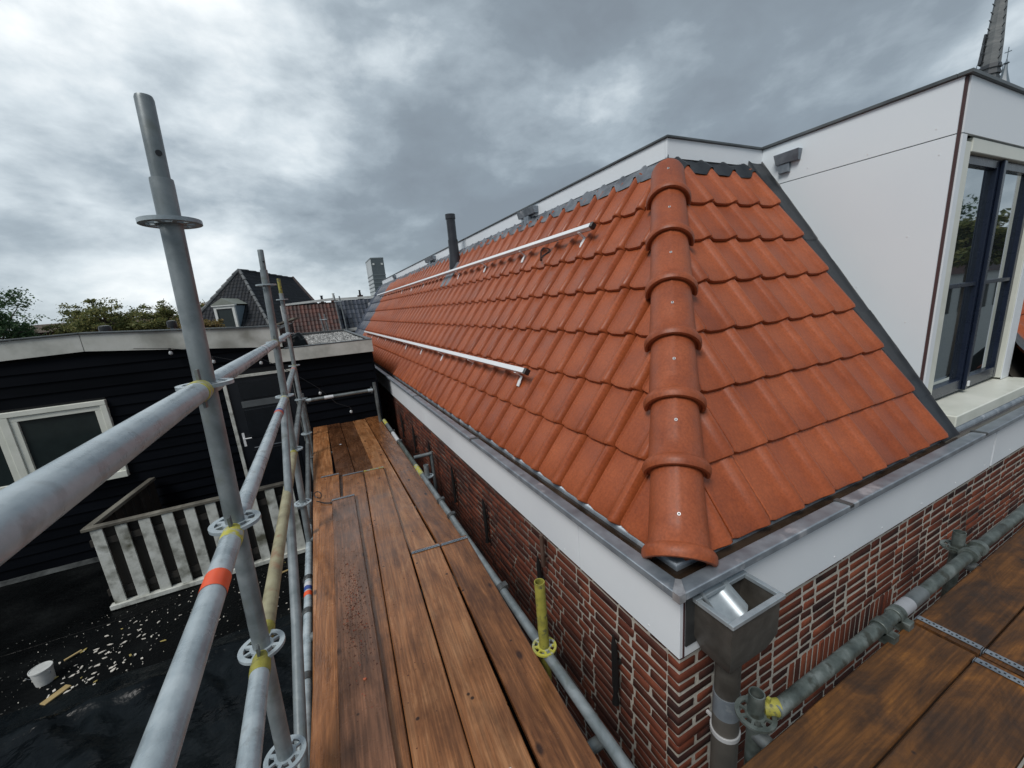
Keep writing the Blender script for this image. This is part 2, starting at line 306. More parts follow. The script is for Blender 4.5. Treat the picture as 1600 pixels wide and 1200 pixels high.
# cores ------------------------------------------------------------
fwall = MB().box(WX+.007, 9, WY+.0045, WY+.25, G0, ZF+.02).obj('front_wall', MORTF, house)
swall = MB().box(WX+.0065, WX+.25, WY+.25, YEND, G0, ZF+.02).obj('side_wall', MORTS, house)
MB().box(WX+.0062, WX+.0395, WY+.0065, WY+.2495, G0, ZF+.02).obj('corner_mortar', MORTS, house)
MB().box(8.8, 9, WY+.25, YEND, G0, 0.8).box(WX+.25, 8.8, YEND-.2, YEND-.03, G0, ZE-.05).add([(XE+.08, YEND-.03, ZE-.05), (8.8, YEND-.03, ZE-.05), (8.8, YEND-.03, ZT-.2), (XT+.1, YEND-.03, ZT-.2)], [(0, 1, 2, 3)]).obj('rear_wall', BRICKS, house)
# bricks -----------------------------------------------------------
CO = .0526; MODL = .205; J = .0138
def brick_arr(l, d, h, seed):
    rnd = random.Random(seed)
    bm = bmesh.new(); bmesh.ops.create_cube(bm, size=1)
    for v_ in bm.verts:
        v_.co = Vector((v_.co.x*l, v_.co.y*d, v_.co.z*h)) + Vector((rnd.uniform(-1, 1)*.0042, rnd.uniform(-1, 1)*.0018, rnd.uniform(-1, 1)*.0030))
    bmesh.ops.bevel(bm, geom=bm.edges[:], offset=.0055, segments=1, affect='EDGES')
    bmesh.ops.triangulate(bm, faces=bm.faces[:])
    me = bpy.data.meshes.new('brick'); bm.to_mesh(me); bm.free()
    me.polygons.foreach_set('use_smooth', [True]*len(me.polygons)); me.set_sharp_from_angle(angle=R(55))
    return me
HB = CO-.0108
stre = [brick_arr(.1912, .06, HB, i) for i in range(6)]; head = [brick_arr(.0887, .06, HB, 20+i) for i in range(6)]
def bricks_for(wall, length, nc, soldier=None):
    """list of (centre along wall, z, length, kind, proud)"""
    res = []; rnd = random.Random(wall)
    for c in range(nc):
        z = ZF - CO*(c+.5) + .004
        z += rnd.uniform(-.0015, .0015)
        if soldier and c == soldier[2]:
            x = soldier[0]
            while x < soldier[1]:
                res.append((x, z-.079, .0, 's')); x += .0512
        if soldier and soldier[2] <= c < soldier[2]+4: holes = (soldier[0]-.026, soldier[1]+.012)
        else: holes = None
        s_ = .060 if wall == 'side_wall' else 0.0; k = c % 2 + (1 if wall == 'side_wall' else 0); i = 0
        while s_ < length:
            l = MODL if (k+i) % 2 == 0 else MODL/2
            if i == 1 and (k % 2): l = MODL*.5
            s1 = min(s_+l+rnd.uniform(-.012, .012)*(1.3 if wall == 'side_wall' else .6), length)
            pieces = [(s_, s1)]
            if holes: pieces = [q for q in ((s_, min(s1, holes[0])), (max(s_, holes[1]), s1)) if q[1]-q[0] > .03]
            for a_, c_ in pieces:
                e_ = J/2 if a_ == 0 else 0
                res.append(((a_+c_-e_)/2, z, c_-a_-J+e_, 'b'))
            s_ = s1; i += 1
    return res
BR = []
for rec in bricks_for('front_wall', 7.9, 26, (.78, 1.78, 9)): BR.append(('f', rec))
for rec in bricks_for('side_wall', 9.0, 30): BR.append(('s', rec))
def brick_xf(w_, rec, rnd):
    s_, z, l, kd = rec
    pr = rnd.uniform(-.0025, .0015)
    if kd == 's':
        return Matrix.Translation((WX+s_, WY+.030-pr*.5, z)) @ Matrix.Rotation(R(90), 4, 'Y'), .197
    if w_ == 'f':
        return Matrix.Translation((WX+s_, WY+.030-pr, z)) @ Matrix.Rotation(rnd.uniform(-.006, .006), 4, 'Y'), l
    return Matrix.Translation((WX+.030-pr, WY+s_, z)) @ Matrix.Rotation(R(90), 4, 'Z') @ Matrix.Rotation(rnd.uniform(-.008, .008), 4, 'Y'), l
rnd = random.Random(3); rows = []
for w_, rec in BR:
    M, l = brick_xf(w_, rec, rnd)
    if w_ == 's' and rec[0] < .06 and False: continue
    p = M.translation; dist = p.length
    if w_ == 's' and p.z < -2.2 and p.y < 1.5: dist += 3
    # how large it shows: frontal size over distance
    cosf = abs(p.y)/p.length if w_ == 'f' else abs(p.x)/p.length
    show = cosf/dist**2
    if p.z < -2.0-.25*p.y and w_ == 's': show *= .1
    if w_ == 'f' and (p.x > 3.6 or p.z < -2.05): show *= .1
    if w_ == 'f' and p.z < -1.36 - .20*(3.4-p.x)-.15: show *= .2
    rows.append((show, w_, M, l))
rows.sort(key=lambda r: -r[0])
acc = {'f': ([], [], 0), 's': ([], [], 0)}
def stuff_join(items, mats, name, parent, smooth=True):
    """items: (mesh, matrix, material index) -> one object"""
    V = []; F = []; MI = []; cache = {}; k = 0
    for me, M, mi in items:
        if me.name not in cache:
            vv = np.empty(len(me.vertices)*3); me.vertices.foreach_get('co', vv)
            cache[me.name] = (vv.reshape(-1, 3), [tuple(p_.vertices) for p_ in me.polygons])
        vv, ff = cache[me.name]; A = np.array(M)
        V.append(vv @ A[:3, :3].T + A[:3, 3]); F += [tuple(i+k for i in f) for f in ff]; MI += [mi]*len(ff); k += len(vv)
    me = bpy.data.meshes.new(name); me.from_pydata(np.concatenate(V).tolist(), [], F)
    for q in mats: me.materials.append(q)
    me.polygons.foreach_set('material_index', MI)
    if smooth:
        me.polygons.foreach_set('use_smooth', [True]*len(F)); me.set_sharp_from_angle(angle=R(45))
    o = link(name, me, None, parent); o['kind'] = 'stuff'; return o
for me in stre+head: me.materials.append(None)
rest = {'f': [], 's': []}
for i, (show, w_, M, l) in enumerate(rows):
    big_ = l > .13; me = random.choice(stre if big_ else head); base = .1912 if big_ else .0887
    M2 = M @ Matrix.Diagonal((l/base, 1, 1, 1))
    if i < 300:
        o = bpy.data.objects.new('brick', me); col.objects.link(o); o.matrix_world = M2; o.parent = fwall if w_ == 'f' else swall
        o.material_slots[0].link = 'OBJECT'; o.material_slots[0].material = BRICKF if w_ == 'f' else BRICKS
    else: rest[w_].append((me, M2, 0))
stuff_join(rest['f'], [BRICKF], 'brick', fwall)
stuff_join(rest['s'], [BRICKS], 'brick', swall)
# wall anchors -----------------------------------------------------
for y in (1.262, 1.975, 2.88, 3.72, 4.60, 5.45, 6.27):
    b = MB(); pts = [(0, .0), (.014, .06), (.020, .20), (.012, .33), (.030, .36), (.0, .40)]
    prev = None
    for a, h_ in pts: pass
    zt = -1.54
    b.tube([(WX-.035, y, zt), (WX-.03, y, zt-.06), (WX-.026, y, zt-.30), (WX-.03, y, zt-.34), (WX-.03, y, zt-.40)], [.003, .014, .018, .010, .020], 8)
    b.tube([(WX-.03, y, zt-.17), (WX+.03, y, zt-.17)], .013, 8)
    b.obj('wall_anchor', IRON, house)
b = MB().tube([(WX-.035, 1.90, ZF+.0), (WX-.035, 1.90, ZF-.21)], .013, 10); b.tube([(WX-.035, 1.90, ZF-.17), (WX+.02, 1.90, ZF-.17)], .008, 8)
b.obj('cable_conduit', material('brown_pipe', [(.3, (.06, .035, .025)), (.7, (.13, .08, .06))], (.5, .6)), house)
# fascia boards ----------------------------------------------------
FX, FY, ZG = 1.015, .891, -1.03
edges = [FY, 1.531, 4.632, 7.73, 10.9, YEND]
for a, c in zip(edges[:-1], edges[1:]):
    MB().box(FX, FX+.02, a+.002, c-.002, ZF, ZG-.045).obj('fascia_board', WHITE, house, bevel=.001)
for a, c in zip((FX, 3.95, 7.0), (3.95, 7.0, 9.0)):
    MB().box(a+.0225, c-.002, FY, FY+.02, ZF, ZG-.045).obj('fascia_board', WHITE, house, bevel=.001)
MB().box(FX+.016, FX+.0225, FY-.0015, FY+.006, ZF-.002, ZG-.046).obj('corner_trim', plain('dark_red_joint', (.06, .02, .022), .6), house)
for y in np.arange(1.05, 12, .62): MB().tube([(FX-.002, y, ZF+.03), (FX+.003, y, ZF+.03)], .004, 8).obj('screw', ALU, house)
for x in np.arange(1.60, 6, .45):
    MB().tube([(x, FY-.002, ZF+.04), (x, FY+.003, ZF+.04)], .004, 8).obj('screw', ALU, house)
# soffit / wall plate closing the gap
MB().box(FX+.0205, WX+.3, FY+.0205, YEND, ZF+.012, ZF+.022).obj('soffit', DARKWOOD, house)
MB().box(WX+.3, 9, FY+.0205, WY+.3, ZF+.012, ZF+.022).obj('front_soffit', DARKWOOD, house)
# gutter -----------------------------------------------------------
def ring(profile, name, mat, y_end=YEND, x_end=9.0, thick=False):
    """sweep a profile [(o, z)] (o = offset inward from the lip corner) along both eaves, mitred"""
    b = MB(); n = len(profile)
    vs = []
    for o_, z in profile: vs.append((XL+o_, y_end, z))
    for o_, z in profile: vs.append((XL+o_, YL+o_, z))
    for o_, z in profile: vs.append((x_end, YL+o_, z))
    fs = [(i, i+1, n+i+1, n+i) for i in range(n-1)] + [(n+i, n+i+1, 2*n+i+1, 2*n+i) for i in range(n-1)]
    b.add(vs, fs)
    return b.obj(name, mat, house, smooth=50)
z = ZG
lip = [(.052, z-.10), (.052, z-.052), (.010, z-.036), (0, z-.030)] + [(.006-.006*math.cos(a), z-.006+.005*math.sin(a)) for a in np.linspace(0, math.pi*.6, 6)] + [(.055, z-.004), (.066, z-.008), (.068, z-.040)]
gutter = ring(lip, 'gutter', ZINC)
ring([(.066, z-.035), (.150, z-.035)], 'gutter_water', SILT)
ring([(.128, z-.036), (.133, z-.012), (.150, z-.002), (.21, z+.03)], 'gutter_upstand', ZINC)
for y in (2.9, 4.9, 6.9, 8.9): MB().box(XL-.002, XL+.070, y, y+.03, z-.014, z+.0012).obj('gutter_seam', ZINCD, house, bevel=.001)
for x in (2.05, 3.6): MB().box(x, x+.03, YL-.002, YL+.070, z-.014, z+.0012).obj('gutter_seam', ZINCD, house, bevel=.001)
b = MB(); b.add([(XL-.004, YL-.004, z-.03), (XL+.026, YL-.004, z-.03), (XL+.026, YL-.002, z+.003), (XL-.004, YL-.002, z+.003), (XL-.004, YL+.028, z-.03), (XL-.004, YL+.028, z+.003), (XL+.068, YL+.055, z+.003), (XL+.055, YL+.070, z+.003)], [(0, 1, 2, 3), (4, 0, 3, 5), (3, 2, 6, 7, 5)])
b.obj('mitre_solder', material('solder', [(.3, (.35, .37, .4)), (.7, (.6, .62, .64))], (.3, .5), 30, metal=.6), house)
# roof underlay ----------------------------------------------------
def fp(x, v, h): return Vector((x, YE + v*CT - h*ST, ZE + v*ST + h*CT))        # front slope point
def lp(y, v, h): return Vector((XE + v*CT - h*ST, y, ZE + v*ST + h*CT))        # long slope point
VT = (ZT-.12-ZE)/ST
b = MB(); h = -.075; XR_ = 5.15
top = VT
b.quad(lp(YEND, .02, h), lp(YE+.02, .02, h), lp(YE+top*CT, top, h), lp(YEND, top, h))
b.quad(fp(XE+.02, .02, h), fp(XC+.01, .02, h), fp(XC+.01, top, h), fp(XE+top*CT, top, h)); b.quad(fp(XR_, .02, h), fp(9, .02, h), fp(9, top, h), fp(XR_, top, h))
roof = b.obj('roof', DARKWOOD, house)
# tiles ------------------------------------------------------------
TW, TG, TL = .2477, .3216, .372
prof = [(.0035, -.022), (.0048, .0050), (.0115, .0070), (.0165, .0000), (.050, -.002), (.120, -.002), (.156, .001), (.174, .012), (.190, .0265), (.208, .0320), (.224, .0270), (.2345, .009), (.2390, -.022)]
def tile_mesh():
    st = [(.004, -.038, 0), (-.006, -.030, 0), (-.0115, -.018, 1), (-.0075, -.005, 1), (.009, .001, 1), (.17, 0, 1), (TL, 0, 1)]
    b = MB(); vs = []
    for v0, dh, full in st:
        for u, h_ in prof:
            k = min(1, max(0, (u-.01)/.03))*min(1, max(0, (.245-u)/.03))
            vv = v0 - (.010*k*(1 if v0 < .05 else 0))
            hh = h_*(1 if full else .75) + dh
            vs.append((u, vv, hh + .027 - .090*max(v0, 0)))
    n = len(prof); fs = []
    for j in range(len(st)-1):
        for i in range(n-1): fs.append((j*n+i, j*n+i+1, (j+1)*n+i+1, (j+1)*n+i))
    b.add(vs, fs)
    return b.mesh('roof_tile', (), smooth=42)
TM = tile_mesh()
TMc = TM
def basis(o, ux, vy, nz, jit=0):
    M = Matrix.Identity(4)
    if jit:
        nz = (nz + ux*random.uniform(-jit, jit) + vy*random.uniform(-jit, jit)).normalized(); ux = (ux - nz*ux.dot(nz)).normalized(); vy = nz.cross(ux)
    for i in range(3): M[i][0] = ux[i]; M[i][1] = vy[i]; M[i][2] = nz[i]; M[i][3] = o[i]
    return M
UF, VF, NF = Vector((1, 0, 0)), Vector((0, CT, ST)), Vector((0, -ST, CT))
UL, VL, NL = Vector((0, -1, 0)), Vector((CT, 0, ST)), Vector((-ST, 0, CT))
tiles = []     # matrix, dark?, cut needed
for r in range(7):
    v0 = r*TG
    for k in range(-1, 8):
        x0 = 1.389 + k*TW
        lim_in = XE + v0*CT                        # hip line x at tile bottom
        if x0+TW < lim_in-.02: continue
        tiles.append((basis(fp(x0, v0, 0), UF, VF, NF, .003), 0, 'f' if x0 < lim_in + TL*CT + .03 else None))
    k = 0
    while True:
        y1 = 1.304 - TW + k*TW                     # near edge of the tile
        k += 1
        if y1 > YEND-.15: break
        lim_in = YE + v0*CT
        if y1+TW < lim_in-.02: continue
        dark = 1 if y1 > 13.1 + .07*r*0 else 0
        tiles.append((basis(lp(y1+TW, v0, 0), UL, VL, NL, .003), dark, 'l' if y1 < lim_in + TL*CT + .03 else None))
    for k in range(0, 7):                           # beyond the dormer
        tiles.append((basis(fp(5.50 + k*TW, v0, 0), UF, VF, NF, .003), 0, None))
def cut_mesh(M, side):
    me = TM.copy(); bm = bmesh.new(); bm.from_mesh(me)
    Mi = M.inverted(); co = Mi @ Vector((XE, YE, 0)); nw = Vector((1, -1, 0)).normalized() if side == 'f' else Vector((-1, 1, 0)).normalized()
    no = (M.to_3x3().transposed() @ nw)
    bmesh.ops.bisect_plane(bm, geom=bm.verts[:]+bm.edges[:]+bm.faces[:], plane_co=co, plane_no=no, clear_inner=True)
    if not bm.faces: bm.free(); return None
    bm.to_mesh(me); bm.free(); return me
TM.materials.append(TILE); TD = TM.copy(); TD.materials.clear(); TD.materials.append(DTILE)
tiles.sort(key=lambda t: t[0].translation.length + (6 if t[0].translation.x > 5.2 else 0))
many = []
for i, (M, dark, cut) in enumerate(tiles):
    if random.random() < .5: pass
    if cut:
        me = cut_mesh(M, cut)
        if me is None: continue
    else: me = TD if dark else TM
    if i < 300: link('roof_tile', me, None, roof, M)
    else: many.append((TM if not cut else me, M, dark))
stuff_join(many, [TILE, DTILE], 'roof_tile', roof)
# verge at the far gable
b = MB()
for r in range(7):
    v0 = r*TG; b.tube([lp(YEND, v0-.01, .03), lp(YEND, v0+TG+.02, .012)], [.055, .045], 10)
b.obj('verge_tiles', DTILE, roof)
# hip caps ---------------------------------------------------------
A = Vector((1, 1, S)).normalized(); SD = Vector((1, -1, 0)).normalized(); NH = SD.cross(A)
if NH.z < 0: NH = -NH
ts = [.008, .188, .351, .529, .718, .919, 1.119, 1.30]
def hp(t, o=-.02): return Vector((XE+t, YE+t, ZE+S*t+o))
for i in range(7):
    p0 = hp(ts[i]); ln = (ts[i+1]-ts[i])*2.004; b = MB()
    Lc = ln+ .0 if i < 6 else ln-.02
    # arcs: (distance up the hip, radius)
    st = [(-.004, .116), (-.012, .124), (-.010, .135), (.004, .141), (.024, .141), (.038, .133), (.046, .120), (.050, .116), (.12, .1145), (Lc, .107)]
    if i == 6: st = st[:-1] + [(Lc-.03, .109), (Lc, .100), (Lc+.012, .085), (Lc+.016, .001)]
    na = 26; a0 = R(100)
    vs = []
    for d_, r_ in st:
        for k in range(na+1):
            an = -a0 + 2*a0*k/na
            rr = r_ + (.0035*math.exp(-(an/.045)**2) if d_ > .045 and r_ > .09 else 0)
            vs.append(p0 + A*d_ + SD*(math.sin(an)*rr) + NH*(math.cos(an)*rr + .004*(0)))
    fs = [(j*(na+1)+k, j*(na+1)+k+1, (j+1)*(na+1)+k+1, (j+1)*(na+1)+k) for j in range(len(st)-1) for k in range(na)]
    b.add(vs, fs)
    # thickness at the mouth
    q = []
    for rr in (.118, .100):
        for k in range(na+1):
            an = -a0 + 2*a0*k/na; q.append(p0 - A*.004 + SD*(math.sin(an)*rr) + NH*(math.cos(an)*rr))
    b.add(q, [(k+1, k, na+1+k, na+2+k) for k in range(na)])
    rtile = b.obj('ridge_tile', RIDGE, house, smooth=50)
    d_ = .20 if i else .15
    c = p0 + A*d_ + NH*.1145
    s_ = MB().tube([c, c+NH*.006], [.0075, .0065], 12); s_.tube([c+NH*.006, c+NH*.009], [.004, .003], 8, mi=1)
    s_.obj('screw', [ALU, ZINCD], rtile)
# lead flashings ---------------------------------------------------
rl = random.Random(5)
def wave(u):       # tile profile repeated
    u = u % TW
    for (a, ha), (c, hc) in zip(prof[:-1], prof[1:]):
        if a <= u <= c: return max(0, ha+(hc-ha)*(u-a)/(c-a))
    return 0
def topflash(y0, y1, long=True):
    n = int((y1-y0)/.022); b = MB(); vs = []
    VB = 6*TG+.328
    for j, vv in enumerate((0, .25, .6, 1)):
        for i in range(n+1):
            y = y0 + (y1-y0)*i/n
            ph = (1.304-y) if long else (y-1.389)
            wv = wave(ph if not long else ph)
            pan = 1-min(1, wv/.02)
            low = VB - .042*pan + .008*mnoise.noise(Vector((y*7, 0, 3)))
            v_ = low + (VT+.035-low)*vv
            hgt = (.004+wv)*(1-vv*.7) + .004 + .012*mnoise.noise(Vector((y*9, vv*3, 1)))*(.4+vv) + (-.02*vv)
            if long: y = max(y, YE+v_*CT-.01)
            else: y = max(y, XE+v_*CT-.01)
            vs.append(lp(y, v_, hgt) if long else fp(y, v_, hgt))
    for j in range(3):
        for i in range(n): b.f.append((j*(n+1)+i, j*(n+1)+i+1, (j+1)*(n+1)+i+1, (j+1)*(n+1)+i)); b.mi.append(0)
    b.v = [tuple(p) for p in vs]
    return b
cuts = [YT-.08, 3.55, 4.75, 6.3, 8.2, 10.1, 12.1, YEND]
for a, c in zip(cuts[:-1], cuts[1:]): topflash(a-.02, c, True).obj('lead_flashing', LEAD, house, smooth=80)
topflash(XT-.02, XC-.01, False).obj('lead_flashing', DARKLEAD, house, smooth=80)
segs = [(-.04, .27), (.25, .92), (.90, 1.60), (1.58, VT+.03)]
for i, (v0, v1) in enumerate(segs):
    b = MB(); k = .0035*(i % 2)
    us = [(3.372, -.022), (3.390, .014), (3.43, .006), (3.50, .006), (3.546, .008), (XC-.0015, .020)]
    def fl(u, t, v0=v0, v1=v1, k=k):
        i0 = int(round(u*5)); x, h_ = us[i0]; v_ = v0+(v1-v0)*t
        return fp(x + .006*mnoise.noise(Vector((v_*6, i0, 2))), v_, h_+k+.004*mnoise.noise(Vector((v_*9, i0*2, 7))))
    b.grid(fl, 5, max(3, int((v1-v0)/.05)))
    b.obj('lead_flashing', DARKLEAD, house, smooth=80)
# parapet ----------------------------------------------------------
zb = ZT-.125
MB().box(XT, XT+.02, YT+.0225, YEND, zb, ZT).obj('parapet_board', WHITE, house)
MB().box(XT, XC-.003, YT, YT+.02, zb, ZT).obj('parapet_board', WHITE, house)
MB().box(XT+.02, 9, YT+.02, YEND-.05, ZT-.14, ZT-.02).obj('flat_roof', BITUMEN, house)
b = MB(); b.box(XT-.014, XT+.05, YT-.014, YEND+.02, ZT+.002, ZT+.018); b.box(XT+.0505, XC-.016, YT-.014, YT+.05, ZT+.002, ZT+.018)
b.obj('roof_trim', CAPM, house, bevel=.003)
for y0, y1 in ((4.215, 4.609), (8.373, 9.015), (12.6, 12.85)):
    b = MB(); b.hexa([(XT-.055, y0, zb+.025), (XT-.055, y1, zb+.025), (XT-.002, y1, zb+.025), (XT-.002, y0, zb+.025), (XT-.075, y0, ZT-.028), (XT-.075, y1, ZT-.028), (XT-.002, y1, ZT-.028), (XT-.002, y0, ZT-.028)])
    ym = (y0+y1)/2; b.box(XT-.06, XT-.010, ym-.05, ym+.06, zb-.09, zb+.02)
    b.obj('roof_outlet_box', ZINC, house, bevel=.002)
# flue -------------------------------------------------------------
b = MB(); fx, fy = 2.262, 6.575
b.tube([(fx+.06, fy, .50), (fx, fy, .62), (fx, fy, .80), (fx, fy, 1.02)], [.13, .105, .080, .078], 20)
b.tube([(fx, fy, 1.02), (fx, fy, 1.36)], .070, 20); b.tube([(fx, fy, 1.33), (fx, fy, 1.40)], .079, 20)
fl_ = b.obj('flue_pipe', FLUE, house)
b = MB()
b.grid(lambda u, v_: lp(fy-.24+.48*u, 5.05*TG+.42*v_, .040+.012*mnoise.noise(Vector((u*5, v_*5, 1)))), 12, 8); b.obj('flue_flashing', LEAD, house, smooth=80)
# dormer -----------------------------------------------------------
dorm = thing('dormer', '', ''); del dorm['label']; del dorm['category']; dorm.parent = house
XR = 5.16; ZS = .742; ZB = -1.0
WHC = material('white_cheek_panel', [(.3, (.78, .84, .88)), (.7, (.81, .87, .90))], (.38, .48), 1.2, objshift=False)
MB().box(XC, XC+.02, YD+.022, 4.0, ZS+.003, ZT).obj('cheek_panel', WHC, dorm)
# cheek below the seam ends on the slope: polygon
b = MB(); zl = lambda y: ZE + S*(y-YE) + .022
pts = [(YD+.022, ZS-.003), (4.0, ZS-.003), (4.0, .6), (YE+(.6-.022-ZE)/S, .6), (YD+.022, zl(YD+.022))]
n = len(pts); vs = [(XC, y, z_) for y, z_ in pts] + [(XC+.02, y, z_) for y, z_ in pts]
b.add(vs, [tuple(range(n))[::-1], tuple(range(n, 2*n))] + [(i, (i+1) % n, n+(i+1) % n, n+i) for i in range(n)])
b.obj('cheek_panel', WHC, dorm)
MB().box(XC+.021, XC+.04, YD+.03, 4, ZB+.1, ZT-.01).box(XC+.0405, XR-.01, YD+.12, 4, ZT-.10, ZT-.01).obj('dormer_frame', DARKWOOD, dorm)
MB().box(XC+.006, XC+.02, YD+.008, YD+.0215, ZB+.10, ZT-.003).obj('corner_trim', plain('brown_corner_joint', (.07, .035, .035), .6), dorm)
MB().box(XC+.021, XR, YD, YD+.02, ZS+.003, ZT).obj('head_panel', WHITE, dorm)
b = MB(); b.box(XC-.016, XR+.02, YD-.016, YD+.05, ZT+.002, ZT+.024); b.box(XC-.016, XC+.05, YD+.0505, 5, ZT+.002, ZT+.024)
b.obj('roof_trim', CAPM, dorm, bevel=.003)
MB().box(XC+.021, XC+.085, YD, YD+.02, ZB-.02, ZS-.003).obj('corner_post', WHITE, dorm, bevel=.001)
WXa, WXb = 3.655, 5.06; YG = 1.225
b = MB(); b.box(XC+.0855, WXa+.10, YD+.01, YD+.11, ZB+.06, ZS-.03); b.box(WXb-.06, XR, YD+.004, YD+.11, ZB+.06, ZS-.03); b.box(WXa+.1005, WXb-.0605, YD+.006, YD+.11, ZS-.085, ZS-.005)
b.obj('window_frame', CREAM, dorm, bevel=.004)
b = MB(); b.box(WXa-.04, XR+.02, .995, YD+.11, -1.035, -.955); b.obj('window_sill', CREAM, dorm, bevel=.006)
MB().box(WXb-.055, XR, YD-.002, YD+.003, ZB+.05, ZS-.008).obj('corner_post', WHITE, dorm)
MB().box(XR, XR+.02, YD+.022, 4, ZB+.1, ZT).obj('cheek_panel', WHC, dorm)
# lead under the sill and right of the dormer
MB().grid(lambda u, v_: Vector((3.50+1.95*u, .985+.05*v_-.01*mnoise.noise(Vector((u*14, v_, 3))), -1.13+.16*v_)), 40, 4).obj('sill_flashing', DARKLEAD, dorm, smooth=80)
MB().grid(lambda u, v_: fp(5.16+.36*u, -.04+VT*v_, .03+.05*(1-u)+.012*mnoise.noise(Vector((u*4, v_*20, 3)))), 6, 40).obj('side_flashing', DARKLEAD, dorm, smooth=80)
def sash(x0, x1):
    y0, y1 = YG-.028, YG+.020; zt_, zb_ = ZS-.086, -.93
    b = MB(); w_ = .052
    b.box(x0, x0+w_, y0, y1, zb_, zt_); b.box(x1-w_, x1, y0, y1, zb_, zt_)
    b.box(x0+w_+.0002, x1-w_-.0002, y0+.001, y1, zt_-.055, zt_); b.box(x0+w_+.0002, x1-w_-.0002, y0+.001, y1, zb_, zb_+.085)
    b.box(x0+w_+.0002, x1-w_-.0002, y0+.006, y1-.004, -.158, -.130)
    s_ = b.obj('window_sash', NAVY, dorm, bevel=.003)
    MB().box(x0+w_-.01, x1-w_+.01, YG-.002, YG+.006, -.14, zt_-.03).obj('pane', GLASS, s_)
    MB().box(x0+w_-.01, x1-w_+.01, YG-.002, YG+.006, zb_+.05, -.15).obj('pane', GLASS, s_)
sash(3.757, 4.345); sash(4.350, 4.998)
MB().box(4.325, 4.370, YG-.05, YG-.0285, -.93, ZS-.09).obj('window_stile', NAVY, dorm, bevel=.004)
MB().box(4.335, 4.36, YG-.062, YG-.051, -.90, -.86).obj('window_catch', ALU, dorm, bevel=.002)
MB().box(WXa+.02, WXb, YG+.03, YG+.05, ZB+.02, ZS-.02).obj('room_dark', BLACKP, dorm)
for (y, z_) in ((2.0, .80), (1.28, .80), (1.62, .77), (1.35, .2), (1.30, -.35), (1.9, .25), (1.6, -.1), (2.2, .68), (1.25, .65)):
    MB().tube([(XC-.002, y, z_), (XC+.002, y, z_)], .004, 8).obj('panel_screw', ALU, dorm)
b = MB(); b.hexa([(XC-.035, 2.055, .875), (XC-.035, 2.225, .875), (XC-.001, 2.225, .875), (XC-.001, 2.055, .875), (XC-.055, 2.045, .950), (XC-.055, 2.235, .950), (XC-.001, 2.235, .950), (XC-.001, 2.045, .950)])
b.box(XC-.028, XC-.001, 2.125, 2.205, .81, .8745); b.obj('overflow_box', ZINC, dorm, bevel=.002)
# rainwater head ---------------------------------------------------
hz = -1.105; hx0, hx1, hy0, hy1 = 1.082, 1.345, .735, FY-.003
b = MB(); t_ = .016
def frame(x0, x1, y0, y1, z0, z1, t):
    b.box(x0, x1, y0, y0+t, z0, z1); b.box(x0, x1, y1-t, y1, z0, z1); b.box(x0, x0+t, y0+t+.0003, y1-t-.0003, z0, z1); b.box(x1-t, x1, y0+t+.0003, y1-t-.0003, z0, z1)
frame(hx0-.012, hx1+.012, hy0-.012, hy1, hz-.018, hz, .020)
BZ = material('bright_zinc', [(.25, (.26, .30, .33)), (.5, (.38, .43, .46)), (.8, (.54, .58, .61))], (.25, .45), 9, 8, metal=.4)
hd = b.obj('rainwater_head', BZ, house, bevel=.002)
b = MB()
c_ = [(hx0, hy0), (hx1, hy0), (hx1, hy1-.001), (hx0, hy1-.001)]
pc = Vector((1.205, .822)); lv = [(1.0, hz-.018), (1.0, hz-.17), (.78, hz-.24), (.40, hz-.30)]
vs = []
for k, zz in lv:
    for (x, y) in c_: vs.append((pc.x+(x-pc.x)*k, pc.y+(y-pc.y)*k, zz))
fs = [(j*4+i, j*4+(i+1) % 4, (j+1)*4+(i+1) % 4, (j+1)*4+i) for j in range(3) for i in range(4)]
b.add(vs, [f[::-1] for f in fs])
ins = [(pc.x+(x-pc.x)*.97, pc.y+(y-pc.y)*.97, hz-.01) for x, y in c_] + [(pc.x+(x-pc.x)*.94, pc.y+(y-pc.y)*.94, hz-.16) for x, y in c_]
b.add(ins, [(0, 1, 5, 4), (1, 2, 6, 5), (2, 3, 7, 6), (3, 0, 4, 7), (4, 5, 6, 7)])
b.obj('head_body', ZINCB, hd, smooth=25)
# spout from the gutter into the head
b = MB()
def spout(u, t):
    an = math.pi*(u-.5)*1.15; xx = 1.165 + .062*math.sin(an)*(1+.15*t); zz = hz+.010-.055*math.cos(an)-.075*t + .02
    return Vector((xx, FY+.01-.118*t, zz))
b.grid(spout, 14, 5); b.obj('spout', BZ, hd, smooth=80)
b = MB(); b.hexa([(hx1+.001, .79, hz-.10), (hx1+.055, .785, hz-.115), (hx1+.055, .83, hz-.115), (hx1+.001, .835, hz-.10), (hx1+.001, .79, hz-.05), (hx1+.055, .785, hz-.065), (hx1+.055, .83, hz-.065), (hx1+.001, .835, hz-.05)])
b.obj('overflow_spout', ALU, hd, bevel=.002)
MB().box(FX+.025, hx0+.02, FY-.006, FY-.0005, ZF+.05, ZG-.06).obj('backing_plate', ZINCD, house)
px_, py_ = 1.205, .828
b = MB().tube([(px_, py_, hz-.255), (px_, py_, -1.56)], .046, 24); dp = b.obj('downpipe', ZINCB, house)
MB().tube([(px_, py_, -1.555), (px_, py_, -1.66)], .0495, 24).obj('pipe_sleeve', ZINC, dp)
MB().tube([(px_, py_, -1.655), (px_, py_, G0)], .050, 24).obj('lower_pipe', material('brown_grey_pipe', [(.3, (.085, .08, .072)), (.7, (.14, .13, .115))], (.4, .5), 6), dp)
b = MB().tube([(px_, py_, -1.732), (px_, py_, -1.752)], .056, 24, caps=True); b.box(px_-.006, px_+.006, py_+.056, WY+.02, -1.748, -1.736)
